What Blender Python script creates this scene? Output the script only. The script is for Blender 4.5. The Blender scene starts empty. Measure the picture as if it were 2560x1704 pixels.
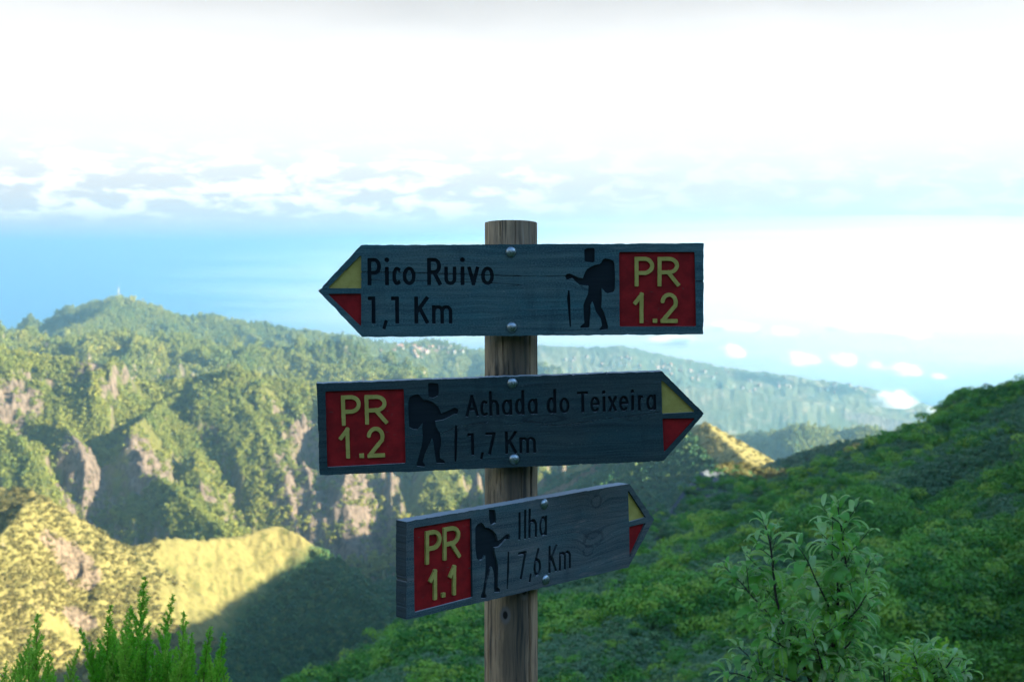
import bpy, math, random
import numpy as np
from mathutils import Vector, Matrix, Euler
from mathutils.geometry import delaunay_2d_cdt

random.seed(7)
RNG = np.random.default_rng(11)
S = bpy.context.scene
COL = S.collection

# ------------------------------------------------------------------ camera
FPX = 3517.0
PITCH = math.atan(232.0 / FPX)
cam = bpy.data.cameras.new('camera')
cam.lens = FPX / 2560 * 36
cam.sensor_width = 36
cam.clip_start = 0.1
cam.clip_end = 200000
cam.dof.use_dof = True
cam.dof.focus_distance = 2.85
cam.dof.aperture_fstop = 9.0
cam_o = bpy.data.objects.new('camera', cam)
COL.objects.link(cam_o)
cam_o.rotation_euler = (math.pi / 2 - PITCH, 0, 0)
S.camera = cam_o

# ------------------------------------------------------------------ light
SUN_AZ = math.radians(109)     # clockwise from the view direction (+Y)
SUN_EL = math.radians(19)
SUN_DIR = Vector((math.sin(SUN_AZ) * math.cos(SUN_EL), math.cos(SUN_AZ) * math.cos(SUN_EL), math.sin(SUN_EL)))
sun = bpy.data.lights.new('sun', 'SUN')
sun.energy = 5.0
sun.angle = math.radians(0.5)
sun.color = (1.0, 0.88, 0.68)
sun_o = bpy.data.objects.new('sun', sun)
COL.objects.link(sun_o)
sun_o.rotation_euler = SUN_DIR.to_track_quat('Z', 'Y').to_euler()

W = bpy.data.worlds.new('World')
S.world = W
W.use_nodes = True
S.view_settings.view_transform = 'Standard'
S.view_settings.look = 'None'
S.view_settings.gamma = 1.0
S.view_settings.use_curve_mapping = False
S.view_settings.exposure = 2.4
S.cycles.volume_bounces = 5
S.cycles.max_bounces = 10
S.cycles.transparent_max_bounces = 12
S.cycles.use_denoising = True


class NT:
    """small node-tree helper"""
    def __init__(self, tree):
        self.t = tree
        self.t.nodes.clear()

    def n(self, kind, **kw):
        nd = self.t.nodes.new(kind)
        ins = kw.pop('ins', {})
        for k, v in kw.items():
            setattr(nd, k, v)
        for k, v in ins.items():
            self.put(nd.inputs[k], v)
        return nd

    def put(self, sock, v):
        if hasattr(v, 'node'):
            self.t.links.new(v, sock)
        elif isinstance(v, bpy.types.Node):
            self.t.links.new(v.outputs[0], sock)
        else:
            if isinstance(v, (tuple, list)) and sock.type == 'RGBA' and len(v) == 3:
                v = (*v, 1)
            sock.default_value = v

    def math(self, op, a, b=0.0, c=0.0, clamp=False):
        nd = self.n('ShaderNodeMath', operation=op, use_clamp=clamp)
        self.put(nd.inputs[0], a)
        self.put(nd.inputs[1], b)
        self.put(nd.inputs[2], c)
        return nd.outputs[0]

    def vmath(self, op, a, b=(0, 0, 0)):
        nd = self.n('ShaderNodeVectorMath', operation=op)
        self.put(nd.inputs[0], a)
        self.put(nd.inputs[1], b)
        return nd.outputs['Value'] if op in ('LENGTH', 'DOT_PRODUCT', 'DISTANCE') else nd.outputs[0]

    def mix(self, f, a, b, blend='MIX'):
        nd = self.n('ShaderNodeMix', data_type='RGBA', blend_type=blend)
        self.put(nd.inputs[0], f)
        self.put(nd.inputs[6], a)
        self.put(nd.inputs[7], b)
        return nd.outputs[2]

    def sstep(self, v, lo, hi, a=0.0, b=1.0):
        nd = self.n('ShaderNodeMapRange', interpolation_type='SMOOTHSTEP')
        for i, x in enumerate((v, lo, hi, a, b)):
            self.put(nd.inputs[i], x)
        return nd.outputs[0]

    def noise(self, vec, scale, detail=4, rough=0.55, dist=0.0):
        nd = self.n('ShaderNodeTexNoise')
        self.put(nd.inputs['Vector'], vec)
        nd.inputs['Scale'].default_value = scale
        nd.inputs['Detail'].default_value = detail
        nd.inputs['Roughness'].default_value = rough
        nd.inputs['Distortion'].default_value = dist
        return nd.outputs[0]

    def scale(self, vec, s):
        return self.vmath('MULTIPLY', vec, s)


# ------------------------------------------------------------------ sky: blue sky with a pale cloud bank low down all round
w = NT(W.node_tree)
dirv = w.n('ShaderNodeTexCoord').outputs['Generated']
sep = w.n('ShaderNodeSeparateXYZ', ins={0: dirv})
el = sep.outputs[2]
sky = w.n('ShaderNodeTexSky', sky_type='NISHITA', sun_disc=False, sun_elevation=SUN_EL, sun_rotation=SUN_AZ,
          altitude=1700, air_density=1.0, dust_density=0.6, ozone_density=2.0)
blue = w.mix(1.0, sky.outputs[0], (0.115, 0.115, 0.115), 'MULTIPLY')
big = w.noise(w.scale(dirv, (1.0, 1.0, 4.0)), 2.3, 5, 0.55)
fine = w.noise(w.scale(dirv, (1.0, 1.0, 3.2)), 30, 6, 0.62, 0.3)
top = w.sstep(w.math('ADD', el, w.math('MULTIPLY', big, 0.30)), 0.45, 0.70, 1.0, 0.0)
grey = w.sstep(w.math('ADD', w.math('MULTIPLY', big, 0.10), el), 0.180, 0.25)
c_bank = w.mix(grey, (0.222, 0.219, 0.214), (0.148, 0.147, 0.145))
puff = w.math('MULTIPLY', w.sstep(fine, 0.46, 0.60), w.math('MULTIPLY', w.sstep(el, 0.012, 0.03), w.sstep(el, 0.05, 0.085, 1.0, 0.0)))
puff = w.math('MULTIPLY', puff, w.sstep(w.math('ADD', sep.outputs[0], w.math('MULTIPLY', big, 0.25)), 0.02, 0.22, 1.0, 0.35))
low = w.mix(w.sstep(el, 0.035, 0.078), (0.182, 0.179, 0.176), c_bank)
bank = w.mix(puff, low, (0.29, 0.283, 0.275))
skyc = w.mix(top, blue, bank)
bg = w.n('ShaderNodeBackground', ins={0: skyc, 1: 1.0})
w.n('ShaderNodeOutputWorld', ins={0: bg.outputs[0]})


# ------------------------------------------------------------------ helpers
def tag(o, label=None, cat=None, group=None, kind=None):
    for k, v in (('label', label), ('category', cat), ('group', group), ('kind', kind)):
        if v:
            o[k] = v
    return o


def link(name, data, parent=None, mats=()):
    o = bpy.data.objects.new(name, data)
    COL.objects.link(o)
    if parent is not None:
        o.parent = parent
    for m in mats:
        data.materials.append(m)
    return o


def mesh_np(name, V, F, mats=(), smooth=False, midx=None):
    """mesh from arrays; F is (n,3) or (n,4), or a list of them"""
    Fs = F if isinstance(F, list) else [F]
    me = bpy.data.meshes.new(name)
    V = np.asarray(V, np.float32)
    me.vertices.add(len(V))
    me.vertices.foreach_set('co', V.ravel())
    loops = np.concatenate([np.asarray(f, np.int32).ravel() for f in Fs])
    tot = np.concatenate([np.full(len(f), np.asarray(f).shape[1], np.int32) for f in Fs])
    st = np.concatenate([[0], np.cumsum(tot)[:-1]]).astype(np.int32)
    me.loops.add(len(loops))
    me.loops.foreach_set('vertex_index', loops)
    me.polygons.add(len(tot))
    me.polygons.foreach_set('loop_start', st)
    if midx is not None:
        me.polygons.foreach_set('material_index', np.asarray(midx, np.int32))
    me.polygons.foreach_set('use_smooth', np.full(len(tot), smooth))
    for m in mats:
        me.materials.append(m)
    me.update(calc_edges=True)
    me.validate()
    return me


def px_ray(X, Y):
    X = np.asarray(X, float)
    Y = np.asarray(Y, float)
    dx = (X - 1280) / FPX
    dy = -(Y - 852) / FPX
    c, s = math.cos(PITCH), math.sin(PITCH)
    return np.stack([dx, c + dy * s, -s + dy * c], -1)


def px_tan(X, Y):
    d = px_ray(X, Y)
    return d[..., 2] / np.hypot(d[..., 0], d[..., 1])


def px_az(X):
    return np.degrees(np.arctan2(np.asarray(X, float) - 1280, FPX))


def at(X, Y, dist):
    """a point at horizontal distance dist"""
    d = px_ray(X, Y)
    return d / np.hypot(d[..., 0], d[..., 1])[..., None] * np.asarray(dist, float)[..., None]


def hash2(ix, iy, seed):
    h = (ix.astype(np.int64) * 374761393 + iy.astype(np.int64) * 668265263 + seed * 982451653) & 0xFFFFFFFF
    h = ((h ^ (h >> 13)) * 1274126177) & 0xFFFFFFFF
    return ((h ^ (h >> 16)) & 0xFFFF) / 65535.0


def vnoise(x, y, seed=0):
    ix, iy = np.floor(x), np.floor(y)
    fx, fy = x - ix, y - iy
    ux, uy = fx * fx * fx * (fx * (fx * 6 - 15) + 10), fy * fy * fy * (fy * (fy * 6 - 15) + 10)
    a, b = hash2(ix, iy, seed), hash2(ix + 1, iy, seed)
    c, d = hash2(ix, iy + 1, seed), hash2(ix + 1, iy + 1, seed)
    return (a + (b - a) * ux) * (1 - uy) + (c + (d - c) * ux) * uy


def fbm(x, y, octv=4, seed=0, ridge=False, gain=0.5):
    t = np.zeros_like(x)
    a, n = 1.0, 0.0
    for k in range(octv):
        v = vnoise(x * 2 ** k + 17.3 * k, y * 2 ** k - 9.1 * k, seed + k) * 2 - 1
        if ridge:
            v = 1 - 2 * np.abs(v)
        t += a * v
        n += a
        a *= gain
    return t / n


# ------------------------------------------------------------------ materials
def new_mat(name):
    m = bpy.data.materials.new(name)
    m.use_nodes = True
    return m, NT(m.node_tree)


def finish(t, color, rough=0.8, bump=None, bstr=0.4, bdist=0.01, metallic=0.0, spec=0.3, trans=None):
    b = t.n('ShaderNodeBsdfPrincipled')
    t.put(b.inputs['Base Color'], color)
    t.put(b.inputs['Roughness'], rough)
    b.inputs['Metallic'].default_value = metallic
    b.inputs['Specular IOR Level'].default_value = spec
    if bump is not None:
        bn = t.n('ShaderNodeBump', ins={'Strength': bstr, 'Distance': bdist, 'Height': bump})
        t.put(b.inputs['Normal'], bn.outputs[0])
    out = b.outputs[0]
    if trans:
        f, col = trans
        tr = t.n('ShaderNodeBsdfTranslucent', ins={0: col})
        mx = t.n('ShaderNodeMixShader', ins={0: f, 1: out, 2: tr.outputs[0]})
        out = mx.outputs[0]
    t.n('ShaderNodeOutputMaterial', ins={0: out})


def sign_wood(name, knots, seed, tint=(1, 1, 1)):
    m, t = new_mat(name)
    co = t.n('ShaderNodeTexCoord').outputs['Object']
    v = t.vmath('ADD', co, (seed * 3.1, 0, seed * 1.7))
    swirl = None
    rings = None
    for kx, kz, a, b in knots:
        d = t.vmath('LENGTH', t.scale(t.vmath('SUBTRACT', co, (kx, 0, kz)), (1 / a, 0, 1 / b)))
        fall = t.math('POWER', 2.718, t.math('MULTIPLY', t.math('MULTIPLY', d, d), -0.35))
        swirl = fall if swirl is None else t.math('ADD', swirl, fall)
        rg = t.math('MULTIPLY', fall, t.math('SINE', t.math('ADD', t.math('MULTIPLY', d, 5.0), t.math('MULTIPLY', t.noise(co, 60, 3), 5.0))))
        rings = rg if rings is None else t.math('ADD', rings, rg)
    wob = t.noise(t.scale(v, (3.0, 1, 9.0)), 1.0, 3)
    zz = t.n('ShaderNodeCombineXYZ', ins={2: t.math('MULTIPLY', wob, 0.035)})
    vw = t.vmath('ADD', v, zz.outputs[0])
    if swirl is not None:
        z2 = t.n('ShaderNodeCombineXYZ', ins={2: t.math('MULTIPLY', swirl, 0.02)})
        vw = t.vmath('ADD', vw, z2.outputs[0])
    g1 = t.noise(t.scale(vw, (2.2, 2, 95)), 1.0, 6, 0.62)
    g2 = t.noise(t.scale(vw, (7.0, 6, 330)), 1.0, 4, 0.65)
    blot = t.noise(t.scale(v, (5, 5, 11)), 1.0, 5, 0.6)
    grain = t.noise(t.scale(v, (.5, 1, 1)), 520, 3, 0.8)
    base = t.mix(t.sstep(blot, 0.32, 0.68), (0.044, 0.132, 0.150), (0.115, 0.150, 0.146))
    base = t.mix(t.sstep(g1, 0.35, 0.72), base, (0.026, 0.068, 0.082))
    base = t.mix(t.math('MULTIPLY', t.sstep(g2, 0.52, 0.75), 0.75), base, (0.012, 0.026, 0.034))
    base = t.mix(t.math('MULTIPLY', t.sstep(g2, 0.46, 0.30), 0.45), base, (0.150, 0.235, 0.250))
    base = t.mix(t.math('MULTIPLY', t.sstep(grain, 0.48, 0.66), 0.6), base, (0.150, 0.210, 0.215))
    base = t.mix(t.math('MULTIPLY', t.sstep(grain, 0.46, 0.34), 0.55), base, (0.012, 0.034, 0.042))
    if rings is not None:
        base = t.mix(t.math('MULTIPLY', t.sstep(t.math('ADD', rings, t.math('MULTIPLY', g1, 0.5)), 0.35, 1.05), 0.5), base, (0.012, 0.026, 0.034))
        base = t.mix(t.math('MULTIPLY', t.sstep(rings, -0.15, -0.7), 0.22), base, (0.09, 0.12, 0.13))
    stain = t.noise(t.scale(v, (9, 9, 2.5)), 1.0, 5, 0.65)
    base = t.mix(t.math('MULTIPLY', t.sstep(stain, 0.52, 0.72), 0.65), base, (0.022, 0.052, 0.060))
    worn = t.noise(t.scale(v, (4, 4, 26)), 1.0, 6, 0.7)
    base = t.mix(t.math('MULTIPLY', t.sstep(worn, 0.56, 0.70), 0.6), base, (0.190, 0.215, 0.205))
    lich = t.noise(v, 85, 3, 0.6)
    base = t.mix(t.math('MULTIPLY', t.sstep(lich, 0.68, 0.74), 0.55), base, (0.26, 0.31, 0.29))
    base = t.mix(1.0, base, tint, 'MULTIPLY')
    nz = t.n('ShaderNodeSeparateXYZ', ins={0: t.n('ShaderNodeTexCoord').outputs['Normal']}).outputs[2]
    base = t.mix(t.math('MULTIPLY', t.sstep(nz, 0.75, 0.95), 0.8), base, t.mix(g1, (0.22, 0.29, 0.31), (0.36, 0.42, 0.44)))  # upward faces paler: bleached wood, with sky light painted in
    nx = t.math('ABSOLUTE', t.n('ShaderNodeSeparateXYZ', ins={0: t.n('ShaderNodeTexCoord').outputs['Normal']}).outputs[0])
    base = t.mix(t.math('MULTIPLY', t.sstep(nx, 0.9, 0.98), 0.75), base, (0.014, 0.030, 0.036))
    h = t.math('ADD', t.math('MULTIPLY', g1, 0.6), t.math('MULTIPLY', g2, 1.0))
    h = t.math('ADD', h, t.math('MULTIPLY', grain, 0.15))
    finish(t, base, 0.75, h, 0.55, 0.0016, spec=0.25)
    return m


def carved_dark(name):
    m, t = new_mat(name)
    co = t.n('ShaderNodeTexCoord').outputs['Object']
    n = t.noise(t.scale(co, (8, 8, 120)), 1.0, 4)
    finish(t, t.mix(n, (0.006, 0.012, 0.016), (0.016, 0.028, 0.034)), 0.9, n, 0.4, 0.001, spec=0.1)
    return m


def paint(name, c1, c2):
    m, t = new_mat(name)
    co = t.n('ShaderNodeTexCoord').outputs['Object']
    n = t.noise(co, 38, 5, 0.6)
    g = t.noise(t.scale(co, (14, 14, 240)), 1.0, 4)
    sp = t.noise(co, 500, 2, 0.6)
    c = t.mix(t.sstep(n, 0.35, 0.7), c1, c2)
    c = t.mix(t.math('MULTIPLY', t.sstep(g, 0.55, 0.75), 0.30), c, tuple(x * 0.45 for x in c2))
    c = t.mix(t.math('MULTIPLY', t.sstep(sp, 0.5, 0.8), 0.35), c, tuple(x * 0.6 for x in c1))
    chip = t.noise(t.scale(co, (60, 60, 150)), 1.0, 5, 0.7)
    c = t.mix(t.math('MULTIPLY', t.sstep(chip, 0.64, 0.70), 0.7), c, (0.055, 0.060, 0.055))
    finish(t, c, 0.65, t.math('ADD', g, t.math('MULTIPLY', sp, 0.3)), 0.35, 0.0010, spec=0.25)
    return m


def post_wood():
    m, t = new_mat('post_wood')
    co = t.n('ShaderNodeTexCoord').outputs['Object']
    sp = t.n('ShaderNodeSeparateXYZ', ins={0: co})
    wob = t.noise(t.scale(co, (9, 9, 3.5)), 1.0, 3)
    zz = t.n('ShaderNodeCombineXYZ', ins={0: t.math('MULTIPLY', wob, 0.03), 1: t.math('MULTIPLY', wob, 0.02)})
    vw = t.vmath('ADD', co, zz.outputs[0])
    g1 = t.noise(t.scale(vw, (85, 85, 3.0)), 1.0, 6, 0.62)
    g2 = t.noise(t.scale(vw, (260, 260, 9)), 1.0, 4, 0.65)
    blot = t.noise(t.scale(co, (14, 14, 5)), 1.0, 5, 0.6)
    base = t.mix(t.sstep(blot, 0.35, 0.65), (0.540, 0.385, 0.225), (0.260, 0.200, 0.130))
    warm = t.sstep(sp.outputs[2], -0.45, -0.95)
    base = t.mix(t.math('MULTIPLY', warm, 0.6), base, (0.400, 0.260, 0.150))
    base = t.mix(t.sstep(g1, 0.46, 0.72), base, (0.040, 0.042, 0.036))
    base = t.mix(t.math('MULTIPLY', t.sstep(g2, 0.5, 0.72), 0.6), base, (0.020, 0.020, 0.020))
    base = t.mix(t.math('MULTIPLY', t.sstep(g2, 0.44, 0.3), 0.35), base, (0.40, 0.37, 0.31))
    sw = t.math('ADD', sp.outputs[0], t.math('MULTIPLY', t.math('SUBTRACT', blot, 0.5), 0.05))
    stain_shade = t.math('MULTIPLY', t.sstep(t.math('ABSOLUTE', t.math('SUBTRACT', sw, 0.008)), 0.040, 0.016), t.sstep(sp.outputs[2], -0.10, -0.20))  # dark stain down the middle, with shade under the boards painted in
    stain_shade = t.math('MULTIPLY', stain_shade, t.sstep(sp.outputs[2], -1.05, -0.70, 0.35, 0.80))
    base = t.mix(stain_shade, base, t.mix(g1, (0.050, 0.056, 0.048), (0.016, 0.022, 0.020)))
    for kx, kz in ((0.028, -0.715), (-0.012, -0.765), (0.0, -0.02), (0.02, -0.33)):
        d = t.vmath('LENGTH', t.scale(t.vmath('SUBTRACT', co, (kx, -0.05, kz)), (1 / 0.006, 0, 1 / 0.010)))
        base = t.mix(t.sstep(d, 2.4, 1.2), base, (0.16, 0.15, 0.14))
        base = t.mix(t.sstep(d, 1.1, 0.6), base, (0.012, 0.012, 0.012))
    h = t.math('ADD', t.math('MULTIPLY', g1, 1.0), t.math('MULTIPLY', g2, 0.7))
    finish(t, base, 0.8, h, 0.6, 0.0022, spec=0.2)
    return m


def metal():
    m, t = new_mat('galvanised_metal')
    co = t.n('ShaderNodeTexCoord').outputs['Object']
    n = t.noise(co, 160, 4)
    finish(t, t.mix(n, (0.16, 0.24, 0.26), (0.40, 0.50, 0.53)), t.sstep(n, 0.3, 0.7, 0.24, 0.50), n, 0.15, 0.0008, metallic=0.95, spec=0.5)
    return m


def foliage(name, c_a, c_b, c_c, scale_w, trans=0.25, rough=0.6, per_obj=0.5):
    """leaf colour: varies from plant to plant and slowly over the land"""
    m, t = new_mat(name)
    pos = t.n('ShaderNodeNewGeometry').outputs['Position']
    rnd = t.n('ShaderNodeObjectInfo').outputs['Random']
    n = t.noise(pos, scale_w, 4, 0.6)
    mixv = t.math('ADD', t.math('MULTIPLY', rnd, per_obj), t.math('MULTIPLY', n, 1 - per_obj))
    c = t.mix(t.sstep(mixv, 0.25, 0.6), c_a, c_b)
    c = t.mix(t.sstep(mixv, 0.55, 0.85), c, c_c)
    fl = t.noise(pos, scale_w * 40, 2, 0.6)
    c = t.mix(t.math('MULTIPLY', fl, 0.5), c, tuple(x * 0.55 for x in c_a))
    tc = t.mix(1.0, c, (1.0, 1.15, 0.6), 'MULTIPLY')
    finish(t, c, rough, spec=0.25, trans=(trans, tc))
    return m


def land(name, veg, veg2, rock, scale_w, rock_lo, rock_hi, dry=None, shade_green=None):
    m, t = new_mat(name)
    g = t.n('ShaderNodeNewGeometry')
    pos = g.outputs['Position']
    nz = t.n('ShaderNodeSeparateXYZ', ins={0: g.outputs['True Normal']}).outputs[2]
    n1 = t.noise(pos, scale_w, 6, 0.6)
    n2 = t.noise(pos, scale_w * 9, 5, 0.65)
    n3 = t.noise(t.scale(pos, (1, 1, 0.35)), scale_w * 30, 4, 0.65)
    c = t.mix(t.sstep(n1, 0.35, 0.65), veg, veg2)
    if dry:
        c = t.mix(t.sstep(n2, 0.52, 0.68), c, dry)
    if shade_green:
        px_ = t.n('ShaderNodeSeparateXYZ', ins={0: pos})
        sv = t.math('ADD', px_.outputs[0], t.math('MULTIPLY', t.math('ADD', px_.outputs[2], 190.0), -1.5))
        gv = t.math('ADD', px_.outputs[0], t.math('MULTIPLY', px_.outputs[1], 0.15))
        sunny = t.math('MULTIPLY', t.sstep(t.math('ADD', gv, t.math('MULTIPLY', n2, 22)), 276, 290), t.sstep(px_.outputs[1], 820, 860))  # sunlit crest kept yellow, its brightness put into the ground colour
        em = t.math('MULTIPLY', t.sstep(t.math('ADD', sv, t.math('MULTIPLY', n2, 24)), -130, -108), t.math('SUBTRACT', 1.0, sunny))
        c = t.mix(em, c, t.mix(n2, *shade_green))  # green woodland floor, darkened where the gorge shadow falls
    c = t.mix(t.math('MULTIPLY', t.sstep(n3, 0.45, 0.7), 0.6), c, tuple(x * 0.5 for x in veg))
    st = t.noise(t.scale(pos, (1, 1, 4.0)), scale_w * 8, 5, 0.7)
    cr = t.noise(t.scale(pos, (1, 1, 0.25)), scale_w * 45, 4, 0.7)
    rc = t.mix(n3, tuple(x * 0.5 for x in rock), tuple(x * 1.25 for x in rock))
    rc = t.mix(t.math('MULTIPLY', t.sstep(st, 0.5, 0.62), 0.5), rc, tuple(x * 0.4 for x in rock))
    rc = t.mix(t.math('MULTIPLY', t.sstep(cr, 0.47, 0.60), 0.85), rc, tuple(x * 0.22 for x in rock))
    at_ = t.n('ShaderNodeAttribute', attribute_name='bare_rock').outputs['Fac']
    rm = t.sstep(t.math('ADD', nz, t.math('MULTIPLY', t.math('SUBTRACT', n2, 0.5), 0.7)), rock_hi, rock_lo)
    rm = t.math('MAXIMUM', rm, t.sstep(t.math('ADD', at_, t.math('MULTIPLY', t.math('SUBTRACT', n2, 0.5), 1.1)), 0.48, 0.68))
    c = t.mix(rm, c, rc)
    h = t.math('ADD', n2, t.math('MULTIPLY', n3, 0.6))
    finish(t, c, 0.9, h, 0.8, 0.25 / scale_w * 0.02, spec=0.1)
    return m


# ------------------------------------------------------------------ terrain: height field built up from ridge lines
az_f = np.arange(-24, 24.001, 0.08)
az_s = np.concatenate([np.arange(24.6, 60, 0.6), np.arange(60, 180.01, 2.5)])
AZ = np.concatenate([-az_s[::-1], az_f, az_s])
segs = [(2.5, 60, 60), (60, 330, 200), (330, 620, 30), (620, 960, 170), (960, 1560, 130), (1560, 2250, 250), (2250, 3300, 110), (3300, 5000, 130),
        (5000, 7800, 120), (7800, 12000, 14)]
RR = np.concatenate([np.geomspace(a, b, n, endpoint=False) for a, b, n in segs] + [[12000.0]])
A2, R2 = np.meshgrid(np.radians(AZ), RR, indexing='ij')
GX, GY = R2 * np.sin(A2), R2 * np.cos(A2)

# near hillside: (photo column or azimuth, crest distance, crest row or height, quarter-way distance, height there, fall behind)
near = []
for X, rc, Y in ((-600, 20, 1900), (0, 22, 1850), (400, 40, 1790), (620, 80, 1704), (750, 96, 1650), (870, 120, 1590), (1010, 150, 1500),
                 (1210, 190, 1400), (1345, 205, 1330), (1480, 215, 1288), (1600, 225, 1275), (1690, 232, 1262), (1715, 250, 1215), (1760, 270, 1178),
                 (1840, 300, 1140), (1900, 305, 1150), (2090, 300, 1155), (2150, 292, 1115), (2330, 265, 1052), (2350, 258, 1022), (2420, 245, 970),
                 (2560, 235, 927), (2800, 225, 830), (3100, 225, 640)):
    zc = float(px_tan(X, Y + (95 if X < 1100 else 50 if X < 1300 else 22))) * rc
    rb = max(0.28 * rc, 7)
    zb = -0.37 * rb if X >= 900 else -0.46 * rb
    if X > 2600:
        zb = -0.22 * rb
    near.append((float(px_az(X)), rc, zc, rb, zb, 0.85 if X < 2500 else 0.5))
near += [(40, 230, 25, 69, -8, .35), (60, 250, 70, 75, 5, .3), (90, 270, 112, 80, 20, .3), (115, 300, 140, 90, 28, .3), (140, 300, 130, 90, 30, .3),
         (180, 250, 90, 75, 20, .3)]
near = [(-180, 250, 90, 75, 20, .3), (-150, 200, 50, 60, 8, .3), (-120, 120, 10, 36, 1, .4), (-90, 60, -6, 20, -3, .5), (-60, 30, -8, 10, -4.2, .6)] + near
near = np.array(sorted(near))
tb = [np.interp(np.degrees(A2[:, 0]), near[:, 0], near[:, k])[:, None] for k in range(1, 6)]
rc, zc, rb, zb, fb = tb
z0 = -1.55
r = R2
za = np.where(r < 3, z0, z0 + (zb - z0) * np.clip((r - 3) / (rb - 3), 0, 1))
s_ = np.clip((r - rb) / (rc - rb), 0, 1)
zn = np.where(r < rb, za, zb + (zc - zb) * s_)
zn = np.where(r > rc, zc - fb * (r - rc) - 0.0008 * (r - rc) ** 2, zn)
bowl = np.clip((r - 4) / 30, 0, 1)
zn += bowl * (fbm(GX / 24, GY / 24, 4, 3) * 0.020 * r ** 0.9 + fbm(GX / 6, GY / 6, 3, 8) * 0.9 * np.clip(r / 120, 0, 1))

NEAR_RIBS = [([(2560, 1050, 205), (2250, 1200, 158), (1950, 1365, 118), (1650, 1530, 92), (1400, 1690, 74)], .42),
             ([(2700, 1230, 140), (2350, 1390, 100), (2050, 1540, 78), (1800, 1700, 62)], .45),
             ([(2150, 1128, 285), (1900, 1250, 225), (1700, 1385, 170), (1480, 1500, 130), (1250, 1640, 100)], .5),
             ([(2560, 960, 228), (2380, 1040, 215), (2200, 1160, 190), (2000, 1290, 150)], .5),
             ([(1770, 1172, 268), (1735, 1200, 250), (1660, 1290, 222), (1590, 1380, 195), (1520, 1470, 165)], 1.5),
             ([(1345, 1345, 205), (1200, 1470, 160), (1050, 1600, 120)], .6)]
for pts, sl in NEAR_RIBS:
    P = np.array(pts, float)
    P = at(P[:, 0], P[:, 1], P[:, 2])
    best = np.full(zn.shape, -1e9)
    j1 = np.searchsorted(RR, 420)
    x, y = GX[:, :j1], GY[:, :j1]
    for a, b in zip(P[:-1], P[1:]):
        ex, ey = b[0] - a[0], b[1] - a[1]
        tt = np.clip(((x - a[0]) * ex + (y - a[1]) * ey) / (ex * ex + ey * ey), 0, 1)
        d = np.hypot(x - a[0] - tt * ex, y - a[1] - tt * ey)
        best[:, :j1] = np.maximum(best[:, :j1], a[2] + tt * (b[2] - a[2]) - sl * d * (1 + .35 * fbm(x / 9, y / 9, 3, 91)))
    best -= 4.0 * np.clip(R2 - rc * 1.0, 0, None) + 50 * (np.abs(A2) > 0.5)
    k = 1.2
    hh = np.clip(0.5 + 0.5 * (best - zn) / k, 0, 1)
    zn = zn + (best - zn) * hh + k * hh * (1 - hh)

# floor of the gorge and the island falling to the sea
zfloor = np.interp(R2, [0, 150, 320, 700, 1250, 3000, 6000, 8500, 12000], [-60, -130, -230, -430, -560, -800, -1050, -1520, -1600])

ridges = []


def ridge(pts, front, back=None, world=False, wid=None):
    """crest polyline (photo column, row, distance) or world points, and the fall on both sides"""
    P = np.array(pts, float)
    if not world:
        P = at(P[:, 0], P[:, 1], P[:, 2])
    ridges.append((P, front, back or front, wid or 0.0))


# shade-casting ridge to the right of the picture, beyond the summit
ridge([(340, -320, 172), (300, -140, 150), (335, 100, 70), (346, 215, 42), (352, 330, 20), (356, 490, 4), (356, 610, -15), (355, 690, -16), (350, 740, -30), (340, 820, -80), (320, 900, -120)], .75, .6, world=True)
ridge([(500, 900, -75), (520, 1040, -48), (560, 1150, -40), (620, 1300, -55), (720, 1500, -70), (850, 1700, -120)], .62, .6, world=True)
# yellow slope across the gorge
ridge([(-900, 1100, 980), (-400, 1160, 900), (0, 1215, 850), (70, 1222, 838), (120, 1246, 825), (170, 1318, 815), (228, 1383, 815), (320, 1368, 840), (420, 1342, 860), (520, 1346, 870), (600, 1338, 885),
       (690, 1310, 895), (755, 1340, 885), (800, 1388, 872), (850, 1440, 850), (925, 1490, 830), (985, 1570, 800), (1040, 1660, 770)], .72, 1.1)
ridge([(105, 1240, 828), (60, 1262, 800), (0, 1340, 770), (-80, 1450, 745)], 1.15)
# the big wooded ridge with cliffs
ridge([(-900, 840, 2300), (-400, 862, 2150), (0, 882, 2050), (100, 887, 2050), (215, 905, 2010), (245, 928, 2040), (320, 950, 2090), (400, 956, 2100), (500, 938, 2100),
       (600, 922, 2060), (700, 945, 2060), (800, 962, 2060), (950, 1000, 2030), (1100, 1050, 1980), (1250, 1120, 1930), (1345, 1210, 1880)], .80, .7)
ridge([(440, 985, 2080), (385, 1020, 1950), (335, 1060, 1840), (325, 1100, 1780), (390, 1200, 1715), (430, 1320, 1660)], 1.6)
ridge([(150, 1050, 1900), (185, 1098, 1800), (215, 1150, 1765), (205, 1320, 1690)], 1.7)
ridge([(-60, 1040, 1860), (40, 1090, 1780), (95, 1170, 1715), (120, 1290, 1660)], 1.4)
ridge([(560, 1330, 1500), (500, 1285, 1565), (430, 1225, 1640), (350, 1165, 1730), (260, 1130, 1840), (165, 1100, 1960)], 1.35, 1.0)
ridge([(570, 950, 2040), (650, 1080, 1905), (715, 1200, 1810), (745, 1350, 1740)], 1.35)
ridge([(830, 975, 2040), (890, 1110, 1870), (855, 1230, 1765), (905, 1380, 1700), (960, 1470, 1680)], 1.6)
ridge([(760, 1160, 1850), (800, 1280, 1760), (850, 1440, 1690)], 1.5)
ridge([(490, 1120, 1860), (505, 1240, 1750), (520, 1370, 1680)], 1.5)
ridge([(1060, 1040, 1980), (1085, 1180, 1800), (1150, 1330, 1710)], 1.2)
ridge([(1240, 1120, 1930), (1290, 1240, 1800), (1300, 1300, 1750)], 1.0)
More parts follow.
